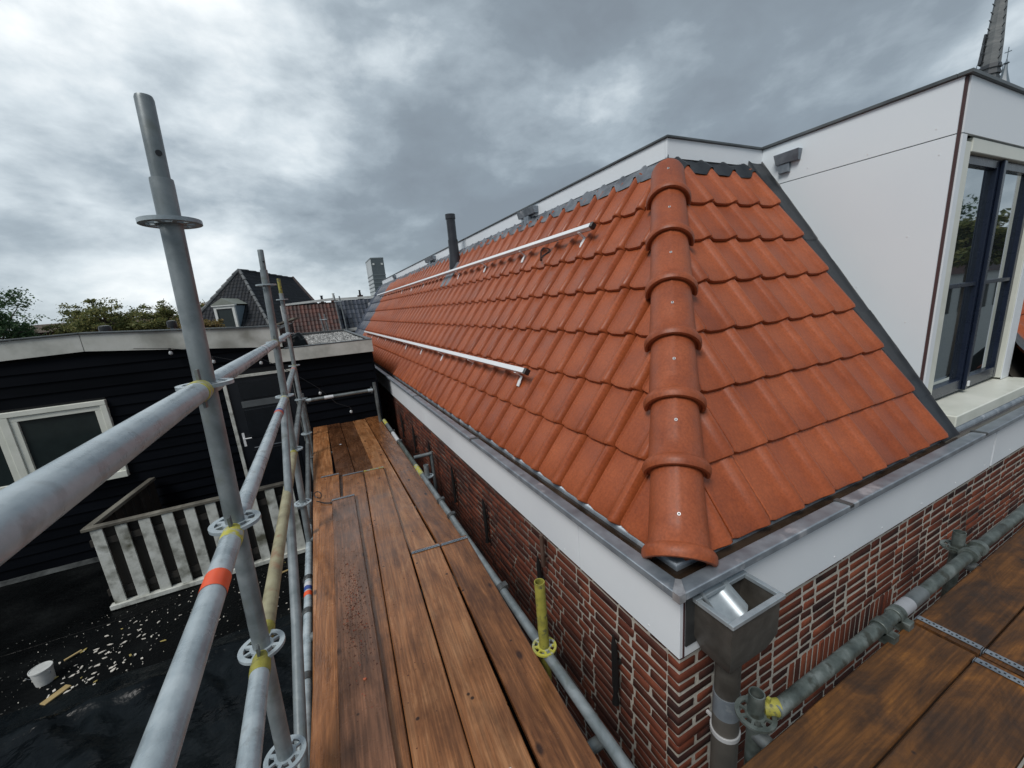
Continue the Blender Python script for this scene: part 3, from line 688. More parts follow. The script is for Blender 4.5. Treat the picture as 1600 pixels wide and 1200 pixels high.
b.obj('pipe_clip', plain('pale_grey_clip', (.55, .56, .57), .4), dp, bevel=.001)
# solar mounting rails ----------------------------------------------
def pv_rail(h_, pa, pb, v_, label):
    root = thing('mounting_rail', label, 'mounting rail', 'solar mounting rails on the long roof slope')
    b = MB(); hh = .105
    def bar(ya, yb, hA, hB, dv): 
        return [lp(ya, v_-dv, hA), lp(yb, v_-dv, hA), lp(yb, v_+dv, hA), lp(ya, v_+dv, hA), lp(ya, v_-dv, hB), lp(yb, v_-dv, hB), lp(yb, v_+dv, hB), lp(ya, v_+dv, hB)]
    b.hexa(bar(pa+.03, pb, hh-.022, hh+.018, .019)); b.obj('rail', ALU, root, bevel=.002)
    MB().hexa(bar(pa+.045, pb, hh-.0265, hh-.0225, .016)).obj('rail_base', ZINCD, root)
    MB().hexa(bar(pa, pa+.0295, hh-.025, hh+.021, .022)).obj('end_cap', BLACKP, root, bevel=.003)
    y = pa+.18
    while y < pb:
        q = MB(); q.hexa([lp(y-.02, v_-.11, .022), lp(y+.02, v_-.11, .022), lp(y+.02, v_-.065, .028), lp(y-.02, v_-.065, .028), lp(y-.02, v_-.11, .030), lp(y+.02, v_-.11, .030), lp(y+.02, v_-.065, .036), lp(y-.02, v_-.065, .036)])
        q.hexa([lp(y-.016, v_-.030, .03), lp(y+.016, v_-.030, .03), lp(y+.016, v_-.024, .03), lp(y-.016, v_-.024, .03), lp(y-.016, v_-.030, hh+.0), lp(y+.016, v_-.030, hh), lp(y+.016, v_-.024, hh), lp(y-.016, v_-.024, hh)])
        q.hexa([lp(y-.016, v_-.068, .030), lp(y+.016, v_-.068, .030), lp(y+.016, v_-.0245, .030), lp(y-.016, v_-.0245, .030), lp(y-.016, v_-.068, .036), lp(y+.016, v_-.068, .036), lp(y+.016, v_-.0245, .036), lp(y-.016, v_-.0245, .036)])
        q.obj('roof_hook', ALU, root, bevel=.001); y += 1.05
    return root
for (u_v, ya, yb, lab) in ((1, 2.70, 13.9, 'upper aluminium rail with black end cap, just below the lead flashing'), (0, 2.60, 12.4, 'lower aluminium rail with black end cap, two tile rows above the gutter')):
    zz = .515 if u_v else -.512; v_ = (zz - ZE - .105*CT)/ST
    rr = pv_rail(.1, ya, yb, v_, lab)
b = MB()
for k in range(2):
    pts = []
    for i in range(22):
        a = i/21*2*math.pi; vv = (.515-ZE-.105*CT)/ST
        pts.append(lp(3.42+.055*math.cos(a)+.012*k, vv-.11+.065*math.sin(a), .055+.02*math.sin(a*2)+.006*k))
    b.tube(pts, .004, 6)
b.tube([lp(3.40, (.515-ZE)/ST-.07, .07), lp(3.30, (.515-ZE)/ST-.055, .05)], .006, 6)
tag(b.obj('cable', BLACKP), 'black cable coiled under the upper aluminium rail on the roof', 'cable')
# ================================================================== SCAFFOLD BOARDS
def board(x0, y0, x1, y1, w_, ztop, mat, label, near_strap=False, far_strap=True, strapm=None, T=.030, group='planks of the long scaffold deck'):
    """from near end (x0,y0) to far end (x1,y1)"""
    d = Vector((x1-x0, y1-y0, 0)); ln = d.length; an = math.atan2(d.y, d.x)-math.pi/2
    M = Matrix.Translation((x0, y0, ztop)) @ Matrix.Rotation(an, 4, 'Z')
    root = bpy.data.objects.new('scaffold_board', None); col.objects.link(root); root.matrix_world = M
    root.empty_display_size = .05
    tag(root, label, 'board', group)
    rb = random.Random(label); ns = max(2, int(ln/.25)); vs = []; fs = []
    # cross-section with eased edges, edges a little wavy
    cs = lambda dx0, dx1: [(-w_/2+dx0, -.004), (-w_/2+.004+dx0, 0), (w_/2-.004+dx1, 0), (w_/2+dx1, -.004), (w_/2+dx1, -T), (-w_/2+dx0, -T)]
    for i in range(ns+1):
        y = ln*i/ns; a = .0018*mnoise.noise(Vector((y*2, x0*9, 1))); c = .0018*mnoise.noise(Vector((y*2, x0*9, 5))); zz = .0025*mnoise.noise(Vector((y*.8, x0*5, 9)))
        for (x, z_) in cs(a, c): vs.append((x, y, z_+zz))
    for i in range(ns):
        for k in range(6): fs.append((i*6+k, (i+1)*6+k, (i+1)*6+(k+1) % 6, i*6+(k+1) % 6))
    fs.append(tuple(range(6))); fs.append(tuple(range(ns*6, ns*6+6))[::-1])
    me = bpy.data.meshes.new('plank'); me.from_pydata(vs, [], fs); me.materials.append(mat)
    o = bpy.data.objects.new('plank', me); col.objects.link(o); o.parent = root
    def strap(yc):
        b = MB(); b.box(-w_/2+.003, w_/2-.003, yc-.013, yc+.013, .0035, .0052)
        for sx in (-w_/2-.0012, w_/2-.0008): b.box(sx, sx+.002, yc-.013, yc+.013, -T-.001, .0034)
        n_ = int((w_-.02)/.011)
        for k in range(n_):   # perforation: raised teeth
            x = -w_/2+.015+k*.011; b.box(x, x+.005, yc-.007+(.006 if k % 2 else -.001), yc-.001+(.006 if k % 2 else -.001), .0053, .0068, mi=1)
        q = b.mesh('end_band', (strapm or ZINC, BLACKP), smooth=0); s_ = bpy.data.objects.new('end_band', q); col.objects.link(s_); s_.parent = root
    if far_strap: strap(ln-.035)
    if near_strap: strap(.035)
    return root
zl_ = -1.632; k_ = zl_/-1.6
def far(x0, y0, x1, y1, w_, label, mat, **kw): board(x0*k_, y0*k_, x1*k_, y1*k_, w_, zl_, mat, label, far_strap=False, **kw)
far(-.182, 1.0, -.128, 6.70, .197, 'pale dry plank along the left edge at the far end of the deck', WOOD)
far(.062, 3.75, .055, 6.60, .178, 'darkest soaked plank at the far end, second from the left', WOODD)
far(.245, 3.75, .238, 6.56, .180, 'dark wet plank in the middle of the far end of the deck', WOODD)
far(.425, 2.05, .418, 6.56, .183, 'half dark plank at the far end, second from the right edge', WOOD)
far(.625, 2.0, .612, 6.60, .195, 'long glossy plank along the right edge at the far end of the deck', WOOD)
def nearb(xf, yf, xn, yn, w_, label, mat, z_=-1.6, **kw):
    sl = (xf-xn)/(yf-yn); y0 = -.3; x0 = xn + sl*(y0-yn)
    board(x0, y0, xf, yf, w_, z_, mat, label, **kw)
nearb(-.086, 4.44, -.215, 1.0, .168, 'near plank along the left tube, its grey banded end beside the black strap', WOOD)
nearb(.128, 4.34, -.050, 1.22, .198, 'near plank half hidden under the raised plank, banded end between two others', WOOD)
nearb(.333, 4.32, .148, 1.15, .198, 'near middle plank with a yellow painted end', WOOD, strapm=YELLOW)
nearb(.438, 2.57, .342, 1.05, .190, 'near plank with banded end left of the dark gap', WOOD)
nearb(.638, 2.55, .545, .93, .190, 'near plank along the right edge of the deck with banded end', WOOD)
nearb(-.004, 3.72, -.088, 1.30, .186, 'raised cracked plank with red grit lying on top of the others', WOODB, z_=-1.569)
# front scaffold deck
def xb(x0, x1, yc, z_, label, sl=False, sr=False, mat=None):
    board(x0, yc, x1, yc, .186, z_, mat or WOODG, label, near_strap=sl, far_strap=sr, group='planks of the front scaffold deck')
xb(.78, 1.965, .478, -1.40, 'short brown plank beside the green tube, left of the joint', sr=False)
xb(1.985, 5.4, .476, -1.402, 'brown plank beside the green tube, right of the joint, banded end', sl=True)
xb(.70, 1.955, .284, -1.388, 'second row plank left of the joint with a greenish end band', sr=True)
xb(1.985, 5.4, .284, -1.404, 'second row plank right of the joint with a band and white smear', sl=True)
xb(.75, 5.4, .090, -1.398, 'third row yellowish brown plank of the front deck', sl=False)
xb(.75, 5.4, -.104, -1.402, 'fourth row brown plank of the front deck, lower right corner of the view', sl=False)
# ================================================================== SCAFFOLD
scaf = thing('scaffold', 'galvanised tube scaffold along the left side of the long plank deck', 'scaffold')
def rosette(p, parent, mat=GALVW, r_=.061):
    b = MB(); x, y, z_ = p; T = .009; n = 40
    for (ra, rb) in ((.047, r_), (.022, .031)):
        vs = []
        for rr, zz in ((ra, -T/2), (rb, -T/2), (rb, T/2), (ra, T/2)):
            vs += [(x+rr*math.cos(2*math.pi*k/n), y+rr*math.sin(2*math.pi*k/n), z_+zz) for k in range(n)]
        b.add(vs, [(j*n+k, j*n+(k+1) % n, ((j+1) % 4)*n+(k+1) % n, ((j+1) % 4)*n+k) for j in range(4) for k in range(n)])
    for k in range(8):
        M = Matrix.Translation((x, y, z_)) @ Matrix.Rotation(R(22.5+45*k), 4, 'Z')
        b.box(.030, .049, -.0055 if k % 2 else -.004, .0055 if k % 2 else .004, -T/2+.0004, T/2-.0004, M=M)
    return b.obj('rosette', mat, parent)
P1a, P1b = Vector((-.239, 1.270, .503)), Vector((-.318, 1.270, -1.60))
def at(P, z_): t = (z_-P[0].z)/(P[1].z-P[0].z); return P[0].lerp(P[1], t)
def standard(a, c, zs, discs, spig, mat=GALV, spm=None):
    P = (Vector(a), Vector(c)); j = at(P, spig); r_ = .0228
    b = MB(); b.tube([j+Vector((0, 0, 0)), at(P, spig-.01), at(P, c[2])], [r_*.98, r_, r_], 24)
    o = b.obj('standard', mat, scaf)
    q = MB(); q.tube([j-Vector((0, 0, .004)), at(P, spig+.004), P[0]-Vector((0, 0, .006)), P[0]], [.0178, .0178, .0178, .016], 24)
    q.tube([at(P, spig+.05)+Vector((.009, -.0162, 0)), at(P, spig+.05)+Vector((.0092, -.0175, 0))], .0065, 10, mi=1)
    q.obj('spigot', [spm or mat, BLACKP], o)
    for z_ in discs: rosette(at(P, z_), o)
    return P, o
lv1 = (.242, -.144, -.53, -.935, -1.345)
P1, _ = standard(P1a, (-.377, 1.270, -3.2), 0, lv1, .335)
P2, _ = standard((-.208, 3.3, .463), (-.345, 3.3, -2.83), 0, (.237, -.144, -.53, -.935, -1.36), .335)
P3, _ = standard((-.225, 5.4, .45), (-.300, 5.4, -2.83), 0, (.222, -.16, -.53, -.935, -1.36), .29, spm=YELLOWG)
P0 = (Vector((-.215, -.8, .5)), Vector((-.215, -.8, -3)))
def ledger(a, c, mat, head=(None, None), tapes=(), r_=.0242):
    a, c = Vector(a), Vector(c); d = (c-a).normalized(); s_ = a+d*.075; e = c-d*.075
    b = MB(); npt = 8
    b.tube([s_.lerp(e, i/npt)+Vector((0, 0, -.0)) for i in range(npt+1)], r_, 24)
    o = b.obj('ledger', mat, scaf)
    for P, dd, hm in ((a, d, head[0]), (c, -d, head[1])):
        q = MB(); x = dd.cross(Vector((0, 0, 1))).normalized(); zup = x.cross(dd)
        q.tube([P+dd*.026, P+dd*.045, P+dd*.075, P+dd*.10], [.019, .024, .0262, .0255], 18)
        M = basis(P+dd*.050, dd, x, zup)
        q.obj('ledger_head', hm or GALVW, o)
        q = MB().box(-.012, .010, -.003, .003, -.045, .050, M=M).obj('wedge', GALVD, o)
    for t, wd, mm in tapes:
        p = a.lerp(c, t); MB().tube([p, p+d*wd], r_+.0010, 24, caps=False).obj('tape_band', mm, o)
    return o
ORANGE = material('orange_tape', [(.3, (.75, .075, .02)), (.7, (.88, .13, .04))], (.4, .5), 12, spots=(30, .64, .70, (.25, .03, .02)))
BLUE = plain('blue_tape', (.03, .07, .28), .4); REDT = plain('red_tape', (.55, .10, .05), .45); SILV = plain('silver_tape', (.62, .64, .66), .35)
mats = {0: GALVW}
def pt(P, z_): return at(P, z_)
ledger(Vector((-.262, -.8, -.150)), pt(P1, -.15), GALVW, (None, YELLOW))
ledger(pt(P1, -.15), pt(P2, -.15), GALVW, (None, YELLOWG), tapes=((.60, .10, SILV), (.635, .03, REDT)))
ledger(pt(P2, -.15), pt(P3, -.165), GALVW)
ledger(Vector((-.270, -.8, -.54)), pt(P1, -.54), GALVW, (None, YELLOW), tapes=((.845, .062, ORANGE),))
ledger(pt(P1, -.54), pt(P2, -.54), GALVW, (None, YELLOW), tapes=((.70, .055, REDT), (.728, .04, BLUE)))
ledger(pt(P2, -.54), pt(P3, -.54), GALV, (None, YELLOWG), tapes=((.80, .07, REDT),))
ledger(Vector((-.270, -.8, -.945)), pt(P1, -.945), GALVW, (None, YELLOWG))
ledger(pt(P1, -.945), pt(P2, -.945), GALVO, (YELLOWG, YELLOWG))
ledger(pt(P2, -.945), pt(P3, -.945), GALVD)
ledger(pt(P3, -.945), Vector((-.270, 6.32, -1.12)), GALVD)
MB().tube([(-.270, 6.32, -1.02), (-.275, 6.32, -2.83)], .0242, 16).obj('standard', GALVD, scaf)
# end guard across the deck
ledger(Vector((-.270, 6.32, -1.128)), Vector((.695, 6.32, -1.126)), GALVD, tapes=((.28, .12, SILV),))
MB().tube([(.70, 6.34, -1.02), (.71, 6.34, -2.9)], .0242, 16).obj('standard', GALVD, scaf)
MB().tube([(-.262, 3.24, -.56), (-.275, 1.80, -1.27), (-.290, 1.33, -1.50)], .0215, 20).obj('brace', GALV, scaf)
# tube beneath the left edge of the deck, with couplers
a, c = Vector((-.335, -.6, -1.70)), Vector((-.292, 4.3, -1.70)); lt = MB().tube([a, c], .0242, 20).obj('edge_tube', GALVW, scaf)
for y in (1.95, 2.45, 2.80, 3.6):
    p = a.lerp(c, (y+.6)/4.9); q = MB().tube([p-Vector((0, .022, 0)), p+Vector((0, .022, 0))], .0310, 18); q.box(p.x-.034, p.x-.010, y-.02, y+.02, p.z-.055, p.z+.004); q.obj('coupler', ZINCD, lt, bevel=.002)
for y, mm in ((2.60, ORANGE), (2.66, BLUE), (2.70, SILV)):
    p = a.lerp(c, (y+.6)/4.9); MB().tube([p, p+Vector((0, .045, 0))], .0254, 20, caps=False).obj('tape_band', mm, lt)
MB().tube([(-.30, 3.62, -1.66), (-.285, 4.6, -1.56), (-.28, 5.4, -1.50)], .0242, 16).obj('edge_tube', GALVD, scaf)
# tube under the right edge
a, c = Vector((.712, -.1, -1.625)), Vector((.757, 6.34, -1.625))
rt_ = MB().tube([a, c], .0242, 20).obj('edge_tube', GALV, scaf)
for y0, y1, mm in ((6.05, 6.32, YELLOW), (5.55, 5.62, GALVD), (5.15, 5.55, SILV), (4.15, 5.05, GALVG), (3.86, 4.14, YELLOW)):
    p = a.lerp(c, (y0+.1)/6.44); q = a.lerp(c, (y1+.1)/6.44); MB().tube([p, q], .0253, 20, caps=False).obj('paint_band', mm, rt_)
for y in (5.58, 5.08, 3.2, 1.92, 2.9):
    p = a.lerp(c, (y+.1)/6.44); q = MB().tube([p-Vector((0, .022, 0)), p+Vector((0, .022, 0))], .0310, 18); q.box(p.x+.0, p.x+.034, y-.02, y+.02, p.z-.02, p.z+.034); q.obj('coupler', ZINCD, rt_, bevel=.002)
def open_tube(p, top_z, bot_z, mat, name='stub_standard', parent=scaf, r_=.0242, lean=0):
    b = MB(); n = 24; x, y = p; vs = []
    for rr, zz in ((r_, bot_z), (r_, top_z), (r_-.004, top_z), (r_-.004, top_z-.12)):
        vs += [(x+lean*(zz-bot_z)+rr*math.cos(2*math.pi*k/n), y+rr*math.sin(2*math.pi*k/n), zz) for k in range(n)]
    b.add(vs, [(j*n+k, j*n+(k+1) % n, (j+1)*n+(k+1) % n, (j+1)*n+k) for j in range(3) for k in range(n)]+[tuple(range(3*n, 4*n))])
    return b.obj(name, mat, parent)
st1 = open_tube((.722, 1.425), -1.245, -2.6, YELLOWG); rosette((.722, 1.425, -1.60), st1, YELLOW, .058)
st2 = open_tube((.775, 3.80), -1.50, -2.9, GALV); rosette((.775, 3.80, -1.62), st2)
b = MB().tube([(.77, 4.35, -1.60), (.97, 4.35, -1.60)], .020, 12); b.tube([(.965, 4.35, -1.58), (.965, 4.35, -2.2)], .018, 12); b.obj('wall_bracket', GALV, scaf)
for y, z_ in ((2.2, -1.9), (1.0, -1.88), (3.3, -1.9), (5.4, -1.9)):
    MB().tube([(-.29, y, -1.675), (.74, y, -1.675)], .0242, 14).obj('transom', GALVD, scaf)
# front scaffold
scf = thing('scaffold', 'green grimed tube scaffold carrying the planks in front of the brick wall', 'scaffold')
a, c = Vector((1.13, .605, -1.365)), Vector((5.4, .598, -1.365))
ft = MB().tube([a, c], .0240, 22).obj('edge_tube', GALVG, scf)
for x in (1.78, 1.90): 
    q = MB().tube([(x, .604, -1.365), (x+.045, .604, -1.365)], .0310, 18); q.box(x, x+.04, .55, .60, -1.42, -1.37); q.obj('coupler', GALVG, ft, bevel=.002)
MB().tube([(1.94, .604, -1.365), (2.15, .604, -1.365)], .0275, 22).obj('sleeve', GALVD, ft)
MB().tube([(1.945, .604, -1.365), (2.03, .604, -1.365)], .0280, 22, caps=False).obj('tape_band', plain('dull_silver_tape', (.30, .31, .33), .4), ft)
for x in (2.62, 2.72): MB().tube([(x, .602, -1.365), (x+.03, .602, -1.365)], .036, 18).obj('coupler', GALVG, ft)
fs_ = open_tube((1.075, .635), -1.290, G0, GALVG, parent=scf); rosette((1.075, .635, -1.375), fs_, GALVG)
q = MB().tube([(1.106, .632, -1.365), (1.15, .606, -1.365)], [.022, .028], 16); q.box(1.115, 1.127, .618, .628, -1.41, -1.325); q.obj('ledger_head', YELLOWG, scf)
fs2 = open_tube((2.69, .66), -1.29, G0, GALVG, parent=scf); rosette((2.69, .66, -1.375), fs2, GALVG)
MB().tube([(.8, .10, -1.45), (5.4, .10, -1.45)], .0242, 14).obj('ledger', GALVD, scf)
MB().tube([(1.075, -.4, -1.45), (1.075, .63, -1.45)], .0242, 14).obj('transom', GALVD, scf)
MB().tube([(2.69, -.4, -1.45), (2.69, .63, -1.45)], .0242, 14).obj('transom', GALVD, scf)
# small things on the deck -----------------------------------------
b = MB(); pts = []
for i in range(26):
    a = i/25*2*math.pi; pts.append((-.205+.028*math.cos(a), 3.86+.05*math.sin(a), -1.575+.035*abs(math.sin(a*.5+.4))))
b.tube(pts, .0045, 8); b.tube([(-.22, 3.80, -1.585), (-.16, 3.73, -1.590), (-.11, 3.70, -1.592)], .005, 8); b.tube([(-.112, 3.70, -1.591), (-.095, 3.695, -1.591)], .010, 8)
tag(b.obj('strap', BLACKP), 'black strap looped round the scaffold tube at the left edge of the deck', 'strap')
def speck(name, x, y, z_, r_, mat, label, cat, seed, fl=.25):
    rs = random.Random(seed); bm = bmesh.new(); bmesh.ops.create_icosphere(bm, subdivisions=1, radius=r_)
    for v_ in bm.verts: v_.co = Vector((v_.co.x*rs.uniform(.6, 1.4), v_.co.y*rs.uniform(.6, 1.4), v_.co.z*fl))
    me = bpy.data.meshes.new(name); bm.to_mesh(me); bm.free()
    o = link(name, me, mat); o.location = (x, y, z_+r_*fl*.6); tag(o, label, cat); return o
PAPER = plain('white_scrap', (.72, .74, .76), .6); CHIP = material('tile_chip', [(.3, (.35, .08, .04)), (.7, (.5, .14, .06))], (.7, .8))
speck('paper_scrap', .345, 1.035, -1.598, .016, PAPER, 'small white scrap on the plank near the bottom of the view', 'scrap', 1, .1)
speck('paper_scrap', .085, 5.55, -1.630, .016, PAPER, 'small white scrap on the darkest far plank', 'scrap', 2, .1)
speck('paper_scrap', .72, 6.45, -1.630, .016, PAPER, 'small white scrap at the far right corner of the deck', 'scrap', 3, .1)
speck('tile_chip', -.055, 1.66, -1.568, .008, CHIP, 'small orange tile chip on the raised plank', 'chip', 4, .5)
b = MB(); rg = random.Random(9)
def bit(x, y, z_, r_, mi=0):
    M = Matrix.Translation((x, y, z_)) @ Matrix.Rotation(rg.uniform(0, 6), 4, 'Z')
    a_, c_, h_ = r_*rg.uniform(.5, 1.3), r_*rg.uniform(.5, 1.3), r_*rg.uniform(.3, .6)
    b.add([M @ Vector(p) for p in ((-a_, 0, 0), (0, -c_, 0), (a_, 0, 0), (0, c_, 0), (0, 0, h_))], [(0, 1, 4), (1, 2, 4), (2, 3, 4), (3, 0, 4)], mi)
for i in range(700):
    y = rg.gauss(2.18, .25); x = -.046 + .035*(y-2.5) + rg.gauss(0, .04)
    if abs(x-(-.046+.035*(y-2.5))) < .088: bit(x, y, -1.568, rg.uniform(.0012, .0045), 0 if rg.random() < .75 else 1)
for i in range(90):
    bit(rg.uniform(.07, .28), rg.uniform(1.2, 4), -1.5985, rg.uniform(.001, .004), 0)
tag(b.obj('grit', [plain('dark_grit', (.07, .022, .014), .9), plain('red_grit', (.30, .07, .035), .9)], smooth=0), kind='stuff')
# ================================================================== FLAT ROOF NEIGHBOUR AND DARK CLAD BUILDING
annex = thing('flat_roofed_extension', 'low extension with a wet black bitumen roof below the scaffold', 'building')
YW = 6.75; ZR = -2.83
MB().box(-12, WX-.02, -3, YW-.002, G0, ZR-.14).obj('wall', BRICKS, annex)
MB().box(-12.05, WX-.015, -3.05, YW-.002, ZR-.1395, ZR).obj('roof', BITUMEN, annex)
for y in (5.05, 3.9): MB().box(-12, WX-.02, y, y+.012, ZR-.001, ZR+.006).obj('roof_seam', BITUMEN, annex, bevel=.003)
MB().grid(lambda u, v_: Vector((-8+8.7*u, YW-.03-.08*(1-v_), ZR+.005+.035*v_+.006*mnoise.noise(Vector((u*40, v_, 0))))), 60, 3).obj('skirting', material('grey_skirting', [(.35, (.008, .010, .011)), (.75, (.09, .10, .10))], (.3, .5), 4), annex, smooth=80)
dark = thing('black_clad_building', 'low building clad in black boards with a dirty white roof edge', 'building')
XRt = .78
MB().box(-12, XRt-.03, YW+.03, 12.5, G0, -.47).obj('core', BLACKP, dark)
BH = .1285
holes = [(-3.99, -2.435, -1.775, -.79)]          # window
zt = -.19
for i in range(21):
    z1 = ZR+.03+ (i+1)*BH; z0 = z1-BH
    if z0 > -.25: break
    spans = [(-12.0, XRt if z1 < -.43 else -.42)]
    for (hx_0, hx_1, hz_0, hz_1) in holes:
        if z1 > hz_0+.02 and z0 < hz_1-.02: spans = [(-12.0, hx_0), (hx_1, XRt)]
    # doorway
    if z0 < -.70:
        ns_ = []
        for s0, s1 in spans:
            if s0 < -1.24 < s1: ns_ += [(s0, -1.215), (-.33, s1)]
            else: ns_.append((s0, s1))
        spans = ns_
    for s0, s1 in spans:
        M = MB(); tilt = .014
        M.hexa([(s0, YW-tilt, z0-.012), (s1, YW-tilt, z0-.012), (s1, YW+.028, z0-.012), (s0, YW+.028, z0-.012), (s0, YW+.004, z1-.006), (s1, YW+.004, z1-.006), (s1, YW+.028, z1-.006), (s0, YW+.028, z1-.006)])
        M.obj('cladding_board', CLAD, dark, bevel=.0025)
for i in range(20):
    z1 = ZR+.03+(i+1)*BH
    if z1 > -.43: break
    MB().box(XRt-.028, XRt+.004, YW+.03, 12.5, z1-BH, z1-.008).obj('side_board', CLAD, dark)
MB().box(XRt-.005, XRt+.018, YW-.018, YW+.029, ZR, -.60).obj('corner_trim', CLAD, dark)
def fasc(xa, xb_, zta, ztb, zba, zbb, y0, name='fascia_board'):
    MB().hexa([(xa, y0, zba), (xb_, y0, zbb), (xb_, y0+.025, zbb), (xa, y0+.025, zba), (xa, y0, zta), (xb_, y0, ztb), (xb_, y0+.025, ztb), (xa, y0+.025, zta)]).obj(name, DIRTYWHITE, dark, bevel=.002)
fasc(-12, -2.464, -.16, .024, -.48, -.180, YW-.05); fasc(-2.459, -.40, .024, -.095, -.180, -.375, YW-.05)
fasc(-.60, XRt+.03, -.405, -.40, -.585, -.590, YW-.075)
MB().box(XRt+.005, XRt+.03, YW-.049, 12.5, -.59, -.40).obj('fascia_board', DIRTYWHITE, dark)
b = MB(); b.hexa([(-12, YW-.07, -.158), (-2.46, YW-.07, .027), (-2.46, YW+.06, .027), (-12, YW+.06, -.158), (-12, YW-.07, -.138), (-2.46, YW-.07, .047), (-2.46, YW+.06, .047), (-12, YW+.06, -.138)])
b.hexa([(-2.459, YW-.07, .027), (-.38, YW-.07, -.093), (-.38, YW+.06, -.093), (-2.459, YW+.06, .027), (-2.459, YW-.07, .047), (-.38, YW-.07, -.073), (-.38, YW+.06, -.073), (-2.459, YW+.06, .047)])
b.obj('roof_trim', CAPM, dark, bevel=.004)
MB().hexa([(-12, YW+.0605, -.60), (-.40, YW+.0605, -.60), (-.40, 12.5, -.60), (-12, 12.5, -.60), (-12, YW+.0605, -.17), (-.40, YW+.0605, -.13), (-.40, 12.5, -.10), (-12, 12.5, -.10)]).obj('roof', BITUMEN, dark)
MB().box(-.3995, XRt+.004, YW-.049, 11.6, -.60, -.415).obj('lower_roof', BITUMEN, dark)
b = MB(); b.box(-.39, XRt+.032, YW-.08, YW-.0, -.402, -.388); b.box(XRt-.03, XRt+.034, YW+.0005, 11.6, -.402, -.386); b.box(-.39, XRt-.0305, 11.5, 11.6, -.41, -.36); b.obj('roof_trim', CAPM, dark, bevel=.003)
# gravel on the lower roof
b = MB(); rg = random.Random(4)
for i in range(5200):
    y = YW+.02 + 4.6*rg.random()**1.3; x = rg.uniform(-.37, XRt-.035)
    bit(x, y, -.414, rg.uniform(.008, .022), 0 if rg.random() < .55 else (1 if rg.random() < .7 else 2))
b.obj('gravel', [plain('grey_gravel', (.22, .22, .21), .6), plain('pale_gravel', (.55, .55, .53), .5), plain('dark_gravel', (.05, .05, .05), .4)], dark, smooth=0)['kind'] = 'stuff'
# window on the left
win = thing('w', '', ''); del win['label']; del win['category']; win.name = 'window'; win.parent = dark
b = MB(); yw = YW-.035
b.box(-4.02, -2.425, yw-.02, YW+.02, -.845, -.785); b.box(-4.02, -2.425, yw-.035, YW+.02, -1.80, -1.715)
for x0, x1 in ((-4.02, -3.96), (-3.365, -3.29), (-2.485, -2.425)): b.box(x0, x1, yw-.018, YW+.02, -1.7145, -.8455)
b.obj('window_frame', CREAM, win, bevel=.004)
for x0, x1 in ((-3.9595, -3.3655), (-3.2895, -2.4855)):
    b = MB(); w_ = .062
    b.box(x0, x1, yw-.004, YW+.01, -.905, -.846); b.box(x0, x1, yw-.004, YW+.01, -1.714, -1.64)
    b.box(x0, x0+w_, yw-.003, YW+.01, -1.6395, -.9055); b.box(x1-w_, x1, yw-.003, YW+.01, -1.6395, -.9055)
    s_ = b.obj('window_sash', CREAM, win, bevel=.003)
    MB().box(x0+w_-.005, x1-w_+.005, YW-.012, YW-.004, -1.645, -.90).obj('pane', DGLASS, s_)
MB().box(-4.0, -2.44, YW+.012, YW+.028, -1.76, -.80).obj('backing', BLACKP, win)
# door
door = thing('door', '', ''); del door['label']; del door['category']; door.parent = dark
MB().box(-1.214, -1.172, YW-.030, YW+.02, ZR+.03, -.70).box(-1.171, -.331, YW-.030, YW+.02, -.735, -.70).box(-.372, -.331, YW-.0295, YW+.02, ZR+.03, -.7355, mi=1).obj('door_frame', [SLATW, BLACKP], door, bevel=.002)
MB().box(-1.171, -.3725, YW-.005, YW+.015, ZR+.03, -.7355).obj('door_leaf', plain('black_door_paint', (.010, .012, .016), .35), door)
for z0, z1 in ((-1.62, -1.20), (-1.05, -.80), (-2.6, -1.80)):
    MB().box(-1.04, -.46, YW-.013, YW-.0055, z0, z1).obj('door_panel', plain('door_panel_paint', (.008, .010, .013), .25), door, bevel=.004)
MB().box(-1.05, -.46, YW-.016, YW-.006, -1.165, -1.075).obj('grey_strip', plain('grey_strip_paint', (.09, .10, .105), .4), door, bevel=.002)
MB().box(-1.02, -.50, YW-.02, YW-.014, -1.765, -1.755).obj('weather_bar', ZINC, door)
b = MB(); b.box(-1.135, -1.105, YW-.012, YW-.0055, -1.72, -1.52); b.tube([(-1.12, YW-.01, -1.60), (-1.12, YW-.055, -1.60), (-1.02, YW-.058, -1.60)], .009, 10); b.obj('handle', ALU, door)
# things on its roof and wall
for i, (x, r_, h_) in enumerate(((-2.81, .075, .12), (-1.99, .065, .12))):
    root = thing('roof_vent', ('wide' if i == 0 else 'narrower') + ' black roof vent cap standing behind the white roof edge', 'roof vent', 'vent caps on the black building')
    b = MB(); b.tube([(x, 8.5, -.13), (x, 8.5, .05)], r_*.55, 14); b.obj('pipe', ZINC, root)
    b = MB(); b.tube([(x, 8.5, .02), (x, 8.5, .10), (x, 8.5, .125), (x, 8.5, .135)], [r_, r_, r_*.9, r_*.4], 16); b.obj('cowl', BLACKP, root)
b = MB(); M = Matrix.Translation((-.33, 6.95, -.04)) @ Matrix.Rotation(R(-28), 4, 'Z') @ Matrix.Rotation(R(-14), 4, 'Y')
b.box(-.16, .20, -.07, .07, -.012, .012, M=M); tag(b.obj('plank_offcut', GREYWOOD, bevel=.002), 'weathered plank offcut poking out over the black building\'s roof edge', 'plank')
b = MB(); b.grid(lambda u, v_: Vector((-.34+.26*u, 7.0+.3*v_, -.41+.20*math.sin(math.pi*u)**.6*math.sin(math.pi*v_)**.6+.05*mnoise.noise(Vector((u*5, v_*5, 2))))), 14, 14)
tag(b.obj('rubbish_bag', SHEET, smooth=60), 'black rubbish bag beside the gravel under the plank offcut', 'bag')
